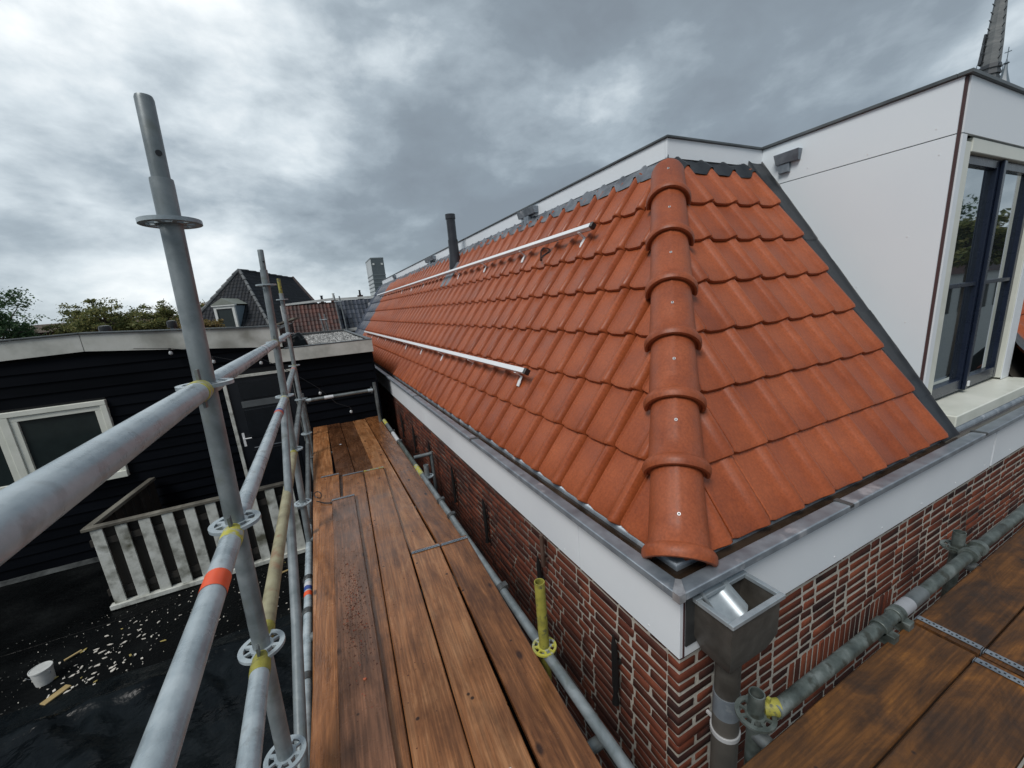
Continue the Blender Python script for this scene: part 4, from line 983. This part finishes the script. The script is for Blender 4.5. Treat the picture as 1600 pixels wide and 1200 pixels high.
for i, (x, z_, lab) in enumerate(((-1.651, -.290, 'bulb hanging from the white roof edge, left of the tall scaffold tube'), (-1.229, -.46, 'bulb on the black boards just right of the tall scaffold tube'), (-.699, -.55, 'bulb on the black boards under the top scaffold rail'), (-.042, -1.10, 'bulb on the black boards between scaffold tube and deck end'), (.335, -1.46, 'lowest bulb, just above the far end of the deck'))):
    root = thing('string_light', 'small clear ' + lab, 'light bulb', 'bulbs strung along the black building')
    MB().tube([(x, YW-.09, z_+.055), (x, YW-.09, z_+.015)], .013, 10).obj('socket', BLACKP, root)
    MB().tube([(x, YW-.09, z_+.016), (x, YW-.09, z_), (x, YW-.09, z_-.022), (x, YW-.09, z_-.036)], [.010, .022, .022, .006], 12).obj('bulb', plain('clear_bulb', (.42, .44, .45), .08), root)
pts = [(-2.0, YW-.085, -.20), (-1.651, YW-.09, -.24), (-1.4, YW-.09, -.30), (-1.229, YW-.09, -.40), (-.95, YW-.09, -.50), (-.699, YW-.09, -.49), (-.35, YW-.1, -.75), (-.042, YW-.09, -1.04), (.15, YW-.09, -1.3), (.335, YW-.09, -1.40)]
tag(MB().tube(pts, .004, 6).obj('light_cable', BLACKP), 'thin black cable carrying bulbs down the black boards', 'cable')
# ================================================================== BALUSTRADE
bal = thing('balustrade', 'weathered balustrade of flaking white slats on the black flat roof', 'balustrade')
yb_ = 5.30; zt_, zb_ = -1.90, -2.80
rb = random.Random(12)
for i in range(10):
    x = -2.343 + i*.1915; w_ = .096
    b = MB(); o_ = rb.uniform(-.004, .004); ln = rb.uniform(-.01, .01)
    b.box(x, x+w_, yb_+o_, yb_+.020+o_, zb_+.03, zt_-.012+min(0, ln)); b.obj('slat', SLATW, bal, bevel=.002)
MB().box(-2.40, -.50, yb_-.012, yb_+.062, zt_-.0115, zt_+.022).obj('top_rail', GREYWOOD, bal, bevel=.004)
MB().box(-2.38, -.50, yb_-.030, yb_+.045, ZR+.008, zb_+.0295).obj('bottom_rail', SLATW, bal, bevel=.004)
MB().box(-2.38, -.52, yb_+.026, yb_+.058, -2.10, -2.03).box(-2.38, -.52, yb_+.026, yb_+.058, -2.68, -2.61).obj('cross_rail', DARKWOOD, bal)
for i in range(9): MB().box(-2.33+i*.195, -2.33+i*.195+.185, yb_+.062, yb_+.078, zb_, zt_-.03).obj('back_board', DARKWOOD, bal)
for i in range(7):
    y = yb_+.09+i*.19
    MB().hexa([(-2.37+.023*i, y, zb_), (-2.345+.023*i, y, zb_), (-2.345+.023*i, y+.18, zb_), (-2.37+.023*i, y+.18, zb_), (-2.37+.023*i, y, zt_-.02), (-2.345+.023*i, y, zt_-.02), (-2.345+.023*i, y+.18, zt_-.02), (-2.37+.023*i, y+.18, zt_-.02)]).obj('side_board', GREYWOOD if i < 0 else DARKWOOD, bal)
MB().hexa([(-2.40, yb_+.064, zt_-.019), (-2.33, yb_+.064, zt_-.019), (-2.17, 6.68, zt_-.019), (-2.24, 6.68, zt_-.019), (-2.40, yb_+.064, zt_+.020), (-2.33, yb_+.064, zt_+.020), (-2.17, 6.68, zt_+.020), (-2.24, 6.68, zt_+.020)]).obj('side_rail', GREYWOOD, bal, bevel=.004)
# ================================================================== THINGS ON THE FLAT ROOF
b = MB()
def shf(u, v_):
    x = -6+5.55*u; y = .6+3.55*v_
    f_ = mnoise.fractal(Vector((x*1.3+y*1.0, y*.45-x*.15, 0)), .8, 2.0, 4)
    ridge = math.exp(-((y-3.95-.06*x)/.06)**2)
    edge = min(1, (1-v_)*12)
    return Vector((x, y+.10*mnoise.noise(Vector((x*1.5, 2, 0)))*v_, ZR+.012+(.10*abs(f_)*min(1, v_*4)+.045*abs(mnoise.noise(Vector((x*4.5+y*2, y*1.5, 1)))))*edge+.05*ridge))
b.grid(shf, 150, 90)
tag(b.obj('plastic_sheet', SHEET, smooth=80), 'crumpled wet black plastic sheet on the flat roof in front of the debris', 'sheet')
buck = thing('bucket', 'small white plastic bucket standing on the black flat roof', 'bucket')
bx_, by_ = -2.53, 4.43; n = 24; vs = []
for rr, zz in ((.060, 0), (.068, .125), (.073, .126), (.073, .138), (.067, .139), (.065, .135)):
    vs += [(bx_+rr*math.cos(2*math.pi*k/n), by_+rr*math.sin(2*math.pi*k/n), ZR+.003+zz) for k in range(n)]
MB().add(vs, [(j*n+k, j*n+(k+1) % n, (j+1)*n+(k+1) % n, (j+1)*n+k) for j in range(5) for k in range(n)]+[tuple(range(5*n, 6*n))[::-1], tuple(range(n))[::-1]]).obj('pail', material('bucket_plastic', [(.3, (.50, .51, .49)), (.7, (.62, .63, .61))], (.4, .5), 14), buck)
pts = [(bx_+.074*math.cos(a), by_+.074*math.sin(a)*.4-.05, ZR+.12-.06*math.sin(a)) for a in np.linspace(0, math.pi, 14)]
MB().tube(pts, .0025, 6).obj('handle', ZINC, buck)
b = MB(); rg = random.Random(21)
def chip(x, y, sz, mi):
    M = Matrix.Translation((x, y, ZR+.008)) @ Matrix.Rotation(rg.uniform(0, 6.3), 4, 'Z') @ Matrix.Rotation(rg.uniform(-.25, .25), 4, 'X')
    k = rg.randint(4, 6); pp = []
    for i in range(k):
        a = 2*math.pi*i/k+rg.uniform(-.4, .4); rr = sz*rg.uniform(.4, 1.2); pp.append(Vector((rr*math.cos(a), rr*.5*math.sin(a), 0)))
    vs = [M @ p for p in pp]+[M @ (p+Vector((0, 0, .006))) for p in pp]
    b.add(vs, [tuple(range(k, 2*k))]+[(i, (i+1) % k, k+(i+1) % k, k+i) for i in range(k)], mi)
for i in range(150):
    if i < 75: x, y = -2.15+rg.gauss(0, .20), 4.42+rg.gauss(0, .24)
    else: x, y = rg.uniform(-2.4, -.6), rg.uniform(4.15, 5.2)
    chip(x, y, rg.uniform(.008, .030 if i < 75 else .014), 0 if rg.random() < .93 else 1)
for i in range(500):
    chip(rg.uniform(-4.5, -.4), rg.uniform(4.1, 5.25), rg.uniform(.003, .008), rg.choice((0, 2, 2, 2, 2)))
tag(b.obj('paint_flakes', [plain('white_flakes', (.66, .62, .55), .7), plain('yellow_leaf', (.45, .36, .12), .7), plain('dull_flakes', (.10, .10, .09), .8)], smooth=0), kind='stuff')
def stick(x, y, an, l, w_, mat, label):
    b = MB(); b.box(-l/2, l/2, -w_/2, w_/2, 0, .012, M=Matrix.Translation((x, y, ZR+.014)) @ Matrix.Rotation(R(an), 4, 'Z')); tag(b.obj('wood_offcut', mat, bevel=.002), label, 'offcut')
YW_ = material('fresh_wood', [(.3, (.34, .24, .10)), (.7, (.50, .38, .18))], (.6, .7), 6, stretch=(.3, 1, 1))
stick(-.78, 4.95, 14, .22, .022, YW_, 'yellow wood offcut lying just in front of the white slats')
stick(-2.36, 4.17, 52, .17, .06, YW_, 'pale wood offcut lying beside the white bucket')
stick(-2.44, 4.66, 40, .12, .018, YW_, 'thin wood sliver lying behind the white bucket')
# ================================================================== BACKGROUND
def part(name, faces, mat, parent, th=None):
    b = MB()
    for f in faces: b.add(f, [tuple(range(len(f)))])
    return b.obj(name, mat, parent, smooth=0)
PALEW = plain('white_render', (.62, .64, .62), .5)
RTM = material('old_red_pantiles', [(.25, (.022, .008, .006)), (.55, (.050, .015, .010)), (.8, (.09, .028, .018))], (.45, .65), 5, rnd=.5, per=True)
BTM = material('glazed_black_pantiles', [(.25, (.016, .020, .028)), (.7, (.05, .06, .085))], (.25, .4), 5, rnd=.4, per=True)
GTM = material('dark_pantiles', [(.25, (.002, .0035, .006)), (.6, (.006, .009, .014)), (.85, (.016, .02, .028))], (.6, .8), 5, rnd=.5, per=True)
def pantile(w_, l_):
    b = MB(); us = [0, .12, .3, .5, .68, .84, 1.0]; hs = [.35, .05, -.1, 0, .45, .9, .5]
    vs = []
    for v0, dh in ((0, -.5), (0, 0), (1.12, -.45)):
        for u, h_ in zip(us, hs): vs.append((u*w_, v0*l_, (h_+dh)*.2*w_))
    n = 7; b.add(vs, [(j*n+i, j*n+i+1, (j+1)*n+i+1, (j+1)*n+i) for j in range(2) for i in range(n-1)])
    return b.mesh('roof_tile', (), smooth=50)
def tiled(origin, u, v_, nu, nv, tw, tl, mat, parent, clip=None, single=300):
    me = pantile(tw, tl); me.materials.append(mat); u = u.normalized(); v_ = v_.normalized(); nz = u.cross(v_)
    many = []; c = 0
    for j in range(nv):
        for i in range(nu):
            o = origin+u*(i*tw)+v_*(j*tl)
            if clip and not clip(o+u*tw*.5+v_*tl*.5): continue
            M = basis(o, u, v_, nz, .01)
            many.append((me, M, 0))
    stuff_join(many, [mat], 'roof_tile', parent)
# red pantiled roof behind the gravel roof
red = thing('red_roofed_house', 'house with old dark red pantiles behind the gravel roof', 'house')
y0 = 15.0
b = MB(); b.box(-.66, .93, y0+.3, y0+4, G0, -.65).obj('wall', PALEW, red)
part('roof', [[(-.70, y0, -.75), (.94, y0, -.75), (.96, y0+1.0, .46), (-.60, y0+1.0, .46)], [(-.60, y0+1.0, .46), (.96, y0+1, .46), (.96, y0+4, .46), (-.60, y0+4, .46)], [(-.70, y0, -.75), (-.6, y0+1, .46), (-.6, y0+4, .46), (-.70, y0+4, -.75)]], DARKWOOD, red)
vv = Vector((0, 1, 1.21)); tiled(Vector((-.66, y0-.06, -.78)), Vector((1, 0, 0)), vv, 14, 9, .1155, .172, RTM, red)
MB().hexa([(-.74, y0+.93, .44), (.95, y0+.93, .53), (.95, y0+1.06, .53), (-.74, y0+1.06, .44), (-.74, y0+.93, .50), (.95, y0+.93, .61), (.95, y0+1.06, .61), (-.74, y0+1.06, .50)]).obj('roof_edge_board', PALEW, red)
MB().box(-.74, -.68, y0+.0, y0+.04, -.75, .43).obj('verge_board', PALEW, red)
blu = thing('black_roofed_house', 'house with glossy black pantiles between the red roof and the orange roof', 'house')
y1_ = 16.0
MB().box(1.0, 4.2, y1_+.3, y1_+4, G0, -.40).obj('wall', PALEW, blu)
part('roof', [[(.96, y1_, -.45), (4.2, y1_, -.45), (4.2, y1_+.9, .53), (1.02, y1_+.9, .53)], [(1.02, y1_+.9, .53), (4.2, y1_+.9, .53), (4.2, y1_+4, .53), (1.02, y1_+4, .53)]], DARKWOOD, blu)
tiled(Vector((1.0, y1_-.06, -.47)), Vector((1, 0, 0)), Vector((0, 1, 1.09)), 22, 6, .145, .22, BTM, blu)
MB().box(1.0, 4.2, y1_+.84, y1_+.95, .54, .62).obj('roof_edge_board', PALEW, blu)
MB().box(.95, 4.2, y1_-.20, y1_-.07, -.58, -.48).obj('gutter', PALEW, blu)
MB().box(.95, 4.2, y1_-.05, y1_+.3, G0, -.585).obj('front_wall', PALEW, blu)
b = MB(); b.box(2.08, 2.60, y1_-.05, y1_+.6, -.35, .36); b.obj('dormer_box', plain('pale_grey_dormer', (.35, .36, .38), .5), blu, bevel=.02)
# scaffold poles by the red roof
for i, (xa, xb_, za, zb0, zt0, lab) in enumerate(((.32, .36, 0, -.6, .10, 'pair of short grey scaffold poles before the dark red roof'), (.83, .98, 0, -.6, .62, 'pair of tall grey scaffold poles where red and black roofs meet'))):
    root = thing('scaffold_poles', lab, 'scaffold poles')
    for x in (xa, xa+.13+.02*i): MB().tube([(x, 14.4, zt0-(.03 if x > xa else 0)), (x+.06, 14.4, zb0)], .021, 10).obj('pole', GALV, root)
    MB().tube([(xa-.03, 14.38, zt0-.20), (xa+.19, 14.38, zt0-.20)], .014, 8).obj('coupler', GALVW, root)
# dark hipped house
hh = thing('hipped_house', 'house with dark hipped pantile roof and a white framed dormer window', 'house')
Av, Ev = Vector((-2.445, 23, 2.33)), Vector((-1.45, 20.2, -.45))
dR = Vector((.327, .945, 0)); dL = Vector((-.945, .327, 0))
Bv = Av + dR*6.03; Rv = Ev + dR*8.35; Lv = Ev + dL*3.71; Lb = Rv + dL*3.71
b = MB(); b.add([Av, Lv, Ev], [(0, 1, 2)]); b.add([Av, Ev, Rv, Bv], [(0, 1, 2, 3)]); b.add([Av, Bv, Lb, Lv], [(0, 1, 2, 3)]); b.add([Bv, Rv, Lb], [(0, 1, 2)])
b.obj('roof', GTM, hh, smooth=0)
MB().add([Lv, Ev, Rv, Lb, Lv-Vector((0, 0, 8.6)), Ev-Vector((0, 0, 8.6)), Rv-Vector((0, 0, 8.6)), Lb-Vector((0, 0, 8.6))], [(0, 4, 5, 1), (1, 5, 6, 2), (2, 6, 7, 3), (3, 7, 4, 0), (0, 1, 2, 3)]).obj('wall', BRICKS, hh)
def tri_clip(P, Q, T_, n_):
    def f(p):
        for a, c in ((P, Q), (Q, T_), (T_, P)):
            if (c-a).cross(p-a).dot(n_) < -.0: return False
        return True
    return f
def slope_tiles(P, Q, T_, extra, tw, tl):   # P->Q is the eave
    u = (Q-P).normalized(); n_ = u.cross(T_-P).normalized(); v_ = n_.cross(u)
    pts = [P, Q, T_] if extra is None else [P, Q, T_, extra]
    def inside(p):
        for a, c in zip(pts, pts[1:]+pts[:1]):
            if (c-a).cross(p-a).dot(n_) < -.02: return False
        return True
    L_ = (Q-P).length; H = (T_-P).dot(v_)
    tiled(P+n_*.03-u*1.0, u, v_, int((L_+2)/tw), int(H/tl)+1, tw, tl, GTM, hh, clip=inside)
slope_tiles(Lv, Ev, Av, None, .145, .20)
slope_tiles(Ev, Rv, Bv, Av, .145, .20)
b = MB()
for i in range(11):
    p = Av.lerp(Ev, i/11); q = Av.lerp(Ev, (i+1.1)/11); b.tube([p+Vector((0, 0, .05)), q+Vector((0, 0, .07))], [.055, .075], 8)
for i in range(11):
    p = Av.lerp(Lv, i/11); q = Av.lerp(Lv, (i+1.1)/11); b.tube([p+Vector((0, 0, .05)), q+Vector((0, 0, .07))], [.07, .09], 8)
b.obj('hip_tiles', material('pale_ridge', [(.3, (.07, .075, .08)), (.7, (.17, .18, .18))], (.5, .6)), hh)
b = MB()
for i in range(8): b.tube([Av.lerp(Bv, i/8)+Vector((0, 0, .03)), Av.lerp(Bv, (i+1.05)/8)+Vector((0, 0, .05))], [.06, .075], 8)
b.obj('ridge_tiles', GTM, hh)
b = MB(); nrm = Vector((-.12, -.1, 0)); b.tube([Bv+Vector((0, 0, .10)), Rv+Vector((0, 0, .05))], .11, 6); b.obj('verge', material('brown_verge', [(.3, (.06, .045, .042)), (.7, (.12, .09, .085))], (.6, .7)), hh)
# its dormer: white frame, dark pane, little pediment
dm = thing('d', '', ''); del dm['label']; del dm['category']; dm.name = 'dormer'; dm.parent = hh
def dq(u, w_, z_): # local: u along the facade, w_ outward
    base = Vector((-3.42, 21.0, 0)); du = Vector((.93, -.36, 0)); dw = Vector((-.36, -.93, 0)); return base+du*u+dw*w_+Vector((0, 0, z_))
def dbox(b, u0, u1, w0, w1, z0, z1): b.hexa([dq(u0, w1, z0), dq(u1, w1, z0), dq(u1, w0, z0), dq(u0, w0, z0), dq(u0, w1, z1), dq(u1, w1, z1), dq(u1, w0, z1), dq(u0, w0, z1)])
b = MB(); dbox(b, 0, .10, -.06, .04, -.15, .74); dbox(b, .72, .82, -.06, .04, -.15, .74); dbox(b, .1, .72, -.06, .04, .64, .74); dbox(b, -.05, .88, -.06, .08, .741, .80)
b.obj('window_frame', PALEW, dm)
b = MB(); dbox(b, .1, .72, -.04, -.01, -.15, .64); b.obj('pane', DGLASS, dm)
b = MB(); dbox(b, .02, .80, -1.6, -.061, -.3, .74); b.obj('dormer_side', plain('blue_grey_zinc', (.16, .21, .25), .5), dm)
b = MB(); b.add([dq(-.06, .09, .80), dq(.89, .09, .80), dq(.415, .09, 1.06), dq(-.06, -1.2, .80), dq(.89, -1.2, .80), dq(.415, -1.2, 1.06)], [(0, 1, 2), (0, 2, 5, 3), (1, 4, 5, 2)]); b.obj('pediment', plain('dormer_roof_paint', (.22, .24, .21), .5), dm)
# office tower
tw_ = thing('office_tower', 'grey glazed office tower rising beyond the far end of the orange roof', 'tower')
D_ = 300; tx0, tx1 = 43.8, 52.2
GT = material('tower_glass', [(.3, (.07, .09, .10)), (.7, (.10, .12, .13))], (.15, .3), .05)
tb = MB().box(tx0, tx1, D_, D_+26, G0, 35.0).obj('shaft', GT, tw_)
bandm = plain('tower_band', (.13, .155, .165), .5)
for i in range(13): MB().box(tx0-.15, tx1+.15, D_-.15, D_+26, -7+i*2.6, -6.2+i*2.6).obj('floor_band', bandm, tw_)
MB().box(tx0+.8, tx0+2.1, D_-.3, D_-.2, 31.0, 32.2).box(tx1-2.1, tx1-.8, D_-.3, D_-.2, 31.0, 32.2).obj('logo', PALEW, tw_)
MB().box(tx0-.1, tx1+.1, D_-.1, D_+26.1, 35.0, 35.8).obj('crown', bandm, tw_)
# tiny chimneys over the roofs
for x, y, h_, lab in ((1.05, 32.0, 1.42, 'small dark chimney just right of the dark hipped roof'), (1.94, 34, 1.62, 'thin pale chimney pot over the dark red roof'), (4.5, 40, 2.05, 'small dark chimney over the glossy black roof')):
    root = thing('chimney', lab, 'chimney'); MB().box(x-.22, x+.22, y, y+.5, G0, h_-.45).obj('stack', RTM, root); MB().tube([(x, y+.2, h_-.45), (x, y+.2, h_-.1), (x, y+.2, h_)], [.10, .07, .10], 8).obj('pot', PALEW if 'pale' in lab else GTM, root)
# church spire -----------------------------------------------------
church = thing('church_spire', 'slender slate church spire behind the roof edge of the white dormer', 'spire')
cxs, cys = 59.3, 18.15
SL = material('grey_slates', [(.25, (.10, .11, .115)), (.6, (.19, .20, .20)), (.85, (.28, .28, .27))], (.5, .7), .8, 8, stretch=(1, 1, 3), bump=.02, bscale=3)
SLD = material('louvre_and_shadow_grey', [(.3, (.03, .035, .04)), (.7, (.07, .08, .09))], (.5, .6), .8)
def octa(r_, z_, rot=.2): return [Vector((cxs+r_*math.cos(rot+math.pi/4*k), cys+r_*math.sin(rot+math.pi/4*k), z_)) for k in range(8)]
b = MB(); prof_ = [(.74, 10), (.66, 16.5), (.60, 19.0), (.43, 22), (.26, 26), (.02, 31)]
vs = [p for r_, z_ in prof_ for p in octa(r_, z_)]
b.add(vs, [(j*8+k, j*8+(k+1) % 8, (j+1)*8+(k+1) % 8, (j+1)*8+k) for j in range(len(prof_)-1) for k in range(8)]); b.obj('spire', SL, church, smooth=0)
for i in range(7):
    z_ = 14.0+i*.50; q = MB(); lo, hi = octa(.78, z_), octa(.68, z_+.35); q.add(lo+hi, [(k, (k+1) % 8, 8+(k+1) % 8, 8+k) for k in range(8)]+[tuple(range(8))[::-1]]); q.obj('louvre', SLD, church, smooth=0)
MB().box(cxs-2.6, cxs+2.6, cys-2.6, cys+2.6, G0, 12.0).obj('tower', RTM, church)
for (dx, dy, hz_, k) in ((0, -1.0, 17.4, 1.0), (-.9, .62, 16.6, .5), (1.1, -.5, 16.4, .5)):
    q = MB(); x, y = cxs+dx, cys+dy; q.tube([(x, y, 12), (x, y, 14.2), (x, y, 15.0), (x, y, 15.9), (x, y, 16.5), (x, y, hz_)], [1.3*k, .95*k, .55*k, .30*k, .16*k, .04], 8)
    q.tube([(x, y, hz_-.45), (x, y, hz_-.35), (x, y, hz_-.2)], [.05, .22*k, .05], 8); q.tube([(x, y, hz_), (x, y, hz_+.9)], .03, 6); q.box(x-.02, x+.02, y-.22, y+.22, hz_+.5, hz_+.56)
    q.obj('pinnacle', plain('lead_pinnacle', (.15, .19, .22), .4), church, smooth=40)
b = MB()
for k in range(10):
    z_ = 17.0+k*.62; rr = .64-.028*k
    for a in (.2+math.pi/4*5, .2+math.pi/4*3): MB().tube([(cxs+rr*math.cos(a), cys+rr*math.sin(a), z_), (cxs+(rr+.22)*math.cos(a), cys+(rr+.22)*math.sin(a), z_+.20)], [.05, .03], 6).obj('crocket', SLD, church)
for k in range(3):   # dark slabs added as the shadow down the spire's left side
    MB().hexa([(cxs-.5, cys+.50, 17.6+k*.8), (cxs+.4, cys+.50, 17.6+k*.8), (cxs+.3, cys+.74-.05*k, 17.6+k*.8), (cxs-.5, cys+.74-.05*k, 17.6+k*.8), (cxs-.5, cys+.46, 18.36+k*.8), (cxs+.4, cys+.46, 18.36+k*.8), (cxs+.3, cys+.68-.05*k, 18.36+k*.8), (cxs-.5, cys+.68-.05*k, 18.36+k*.8)]).obj('shadow_slab', SLD, church)
# ------------------------------------------------------------------ trees
BARK = plain('bark', (.07, .055, .042), .85)
def leafmat(name, a, c, d): return material(name, [(.2, a), (.5, c), (.85, d)], (.5, .65), 2, 3, rnd=.7, per=True, objshift=False, spec=.3)
def leafmat2(*a):
    m = leafmat(*a); t = m.node_tree; b = t.nodes['Principled BSDF']; tr = t.nodes.new('ShaderNodeBsdfTranslucent'); mx = t.nodes.new('ShaderNodeMixShader'); mx.inputs[0].default_value = .45
    t.links.new(b.inputs['Base Color'].links[0].from_socket, tr.inputs[0]); t.links.new(b.outputs[0], mx.inputs[1]); t.links.new(tr.outputs[0], mx.inputs[2]); t.links.new(mx.outputs[0], t.nodes['Material Output'].inputs[0]); return m
LF = [leafmat2('dark_green_leaves', (.035, .075, .036), (.070, .130, .058), (.11, .18, .08)), leafmat2('olive_leaves', (.09, .115, .045), (.18, .20, .075), (.28, .26, .10)),
      leafmat2('russet_leaves', (.12, .11, .045), (.23, .18, .075), (.32, .22, .09))]
def tree(x, y, ztop, cr, mi, seed, label, nl=2600, lz=.16, base=G0, squash=1.0, dens=1.0):
    nl = int(nl*1.1); lz *= 1.1
    rt = random.Random(seed); root = thing('tree', label, 'tree', 'trees beyond the black building' if y > 0 else 'trees added across the street for reflections')
    zc_ = ztop-cr*squash; tb_ = MB(); trunk_top = Vector((x, y, zc_-cr*.35))
    tb_.tube([(x, y, base), (x+.1, y, base+(trunk_top.z-base)*.5), trunk_top, trunk_top+Vector((0, 0, cr*.6))], [.26, .20, .14, .05], 10)
    clumps = []
    nb = int(30*dens)
    for i in range(nb):
        a = rt.uniform(0, 2*math.pi); el = math.asin(rt.uniform(-.55, 1)); rr = cr*rt.uniform(.55, 1.05)
        e = Vector((x, y, zc_))+Vector((math.cos(a)*math.cos(el)*rr, math.sin(a)*math.cos(el)*rr, math.sin(el)*rr*squash))
        s_ = trunk_top+Vector((0, 0, rt.uniform(-.1, .5)*cr)); mid_ = s_.lerp(e, .55)+Vector((rt.uniform(-.2, .2), rt.uniform(-.2, .2), rt.uniform(0, .3)))*cr*.4
        tb_.tube([s_, mid_, e], [.06, .035, .012], 5)
        for k in range(3):
            t = rt.uniform(.45, 1.0); q = (mid_.lerp(e, (t-.4)/.6))+Vector((rt.gauss(0, 1), rt.gauss(0, 1), rt.gauss(0, .6)))*cr*.10
            clumps.append((q, cr*rt.uniform(.10, .24)))
    tb_.obj('trunk', BARK, root)
    V = []; F = []; k = 0
    for i in range(nl):
        q, r_ = clumps[i % len(clumps)]
        d = Vector((rt.gauss(0, 1), rt.gauss(0, 1), rt.gauss(0, .45)))*r_*.62; c_ = q+d
        nrm = Vector((rt.gauss(0, 1), rt.gauss(0, 1), abs(rt.gauss(0, 1))+.4)).normalized(); ux, uy = perp(nrm); an = rt.uniform(0, 6.3)
        ax = (ux*math.cos(an)+uy*math.sin(an)); ay = nrm.cross(ax); s0 = lz*rt.uniform(.5, 1.1)
        V += [tuple(c_-ax*s0*.6), tuple(c_-ay*s0*.32), tuple(c_+ax*s0*.6), tuple(c_+ay*s0*.34+nrm*s0*.12)]; F.append((k, k+1, k+2, k+3)); k += 4
    me = bpy.data.meshes.new('crown'); me.from_pydata(V, [], F); link('crown', me, LF[mi], root)
tree(-16.4, 35, 2.95, 2.5, 0, 1, 'dark green tree at the left edge of the view behind the white roof edge', 9000)
tree(-19.5, 40, 3.2, 3.0, 0, 11, 'dark green tree just outside the left edge of the view', 5000)
tree(-13.6, 37, 1.95, 1.7, 1, 2, 'low olive tree right of the dark green tree', 5200, .14)
tree(-11.1, 34, 2.60, 1.9, 1, 3, 'tallest olive tree with a loose spreading top, middle of the row', 6500, .14)
tree(-12.3, 36, 1.5, 1.6, 2, 13, 'low russet tree in front of the olive crowns', 4200, .14)
tree(-8.3, 34, 1.95, 1.5, 1, 4, 'olive tree just left of the tall scaffold tube', 4600, .14)
tree(-9.6, 37, 1.35, 1.6, 2, 14, 'low russet tree filling the gap left of the tall scaffold tube', 4200, .14)
tree(-6.4, 33, 1.75, 1.1, 1, 5, 'olive tree between the tall scaffold tube and the dark hipped house', 3600, .13)
tree(-6.6, 40, 2.3, 1.5, 2, 15, 'brown tree half hidden by the tall scaffold tube', 3600, .14)
tree(-3.45, 19.4, .42, .62, 2, 6, 'small yellowish shrub tree in front of the white framed dormer', 1700, .09)
tree(-4.5, 21, .45, .75, 2, 7, 'small brown shrub tree left of the white framed dormer', 1700, .09)
b = MB(); b.grid(lambda u, v_: Vector((-160+260*u, 230+60*v_, G0+(9.5+3*mnoise.noise(Vector((u*9, 0, 0))))*math.sin(math.pi*min(1, v_+.02)))), 60, 6)
tag(b.obj('hills', material('far_wood', [(.3, (.03, .05, .05)), (.7, (.06, .08, .07))], (.9, 1), .1), smooth=80), kind='structure')
# long low house glimpsed through the trees
lh = thing('low_house', 'long low brownish house glimpsed between the trees at left', 'house')
MB().box(-21, -9, 47, 52, G0, .6).obj('wall', BRICKS, lh)
part('roof', [[(-21.3, 46.6, .55), (-8.7, 46.6, .55), (-8.7, 49.5, 1.25), (-21.3, 49.5, 1.25)], [(-21.3, 49.5, 1.25), (-8.7, 49.5, 1.25), (-8.7, 52.4, .55), (-21.3, 52.4, .55)]], material('brown_roof', [(.3, (.05, .035, .025)), (.7, (.10, .07, .045))], (.7, .8), 1), lh)
# invented trees and house across the street, only for reflections in the dormer window
for i, (x, y, zt_, cr) in enumerate(((34, -7.5, 3.4, 2.6), (44, -12.5, 5.2, 3.6), (56, -14, 4.4, 3.4), (30, -10, 1.0, 2.2))):
    tree(x, y, zt_, cr, 0 if i % 2 else 1, 40+i, ('tallest tree', 'broad dark tree', 'olive tree', 'lowest tree')[(1, 0, 2, 3)[i]]+' added across the street for reflections in the dormer window', 2600, .3)
st_ = thing('added_street_house', 'pale house across the street mirrored in the dormer window', 'house')
MB().box(36, 62, -16, -9.5, G0, -.6).obj('wall', PALEW, st_)
part('roof', [[(35.6, -9.2, -.62), (62.4, -9.2, -.62), (62.4, -12.5, 1.6), (35.6, -12.5, 1.6)]], RTM, st_)
for i in range(8): MB().box(37+i*3.1, 38.6+i*3.1, -9.5, -9.44, -3.2, -1.4).obj('window', DGLASS, st_)
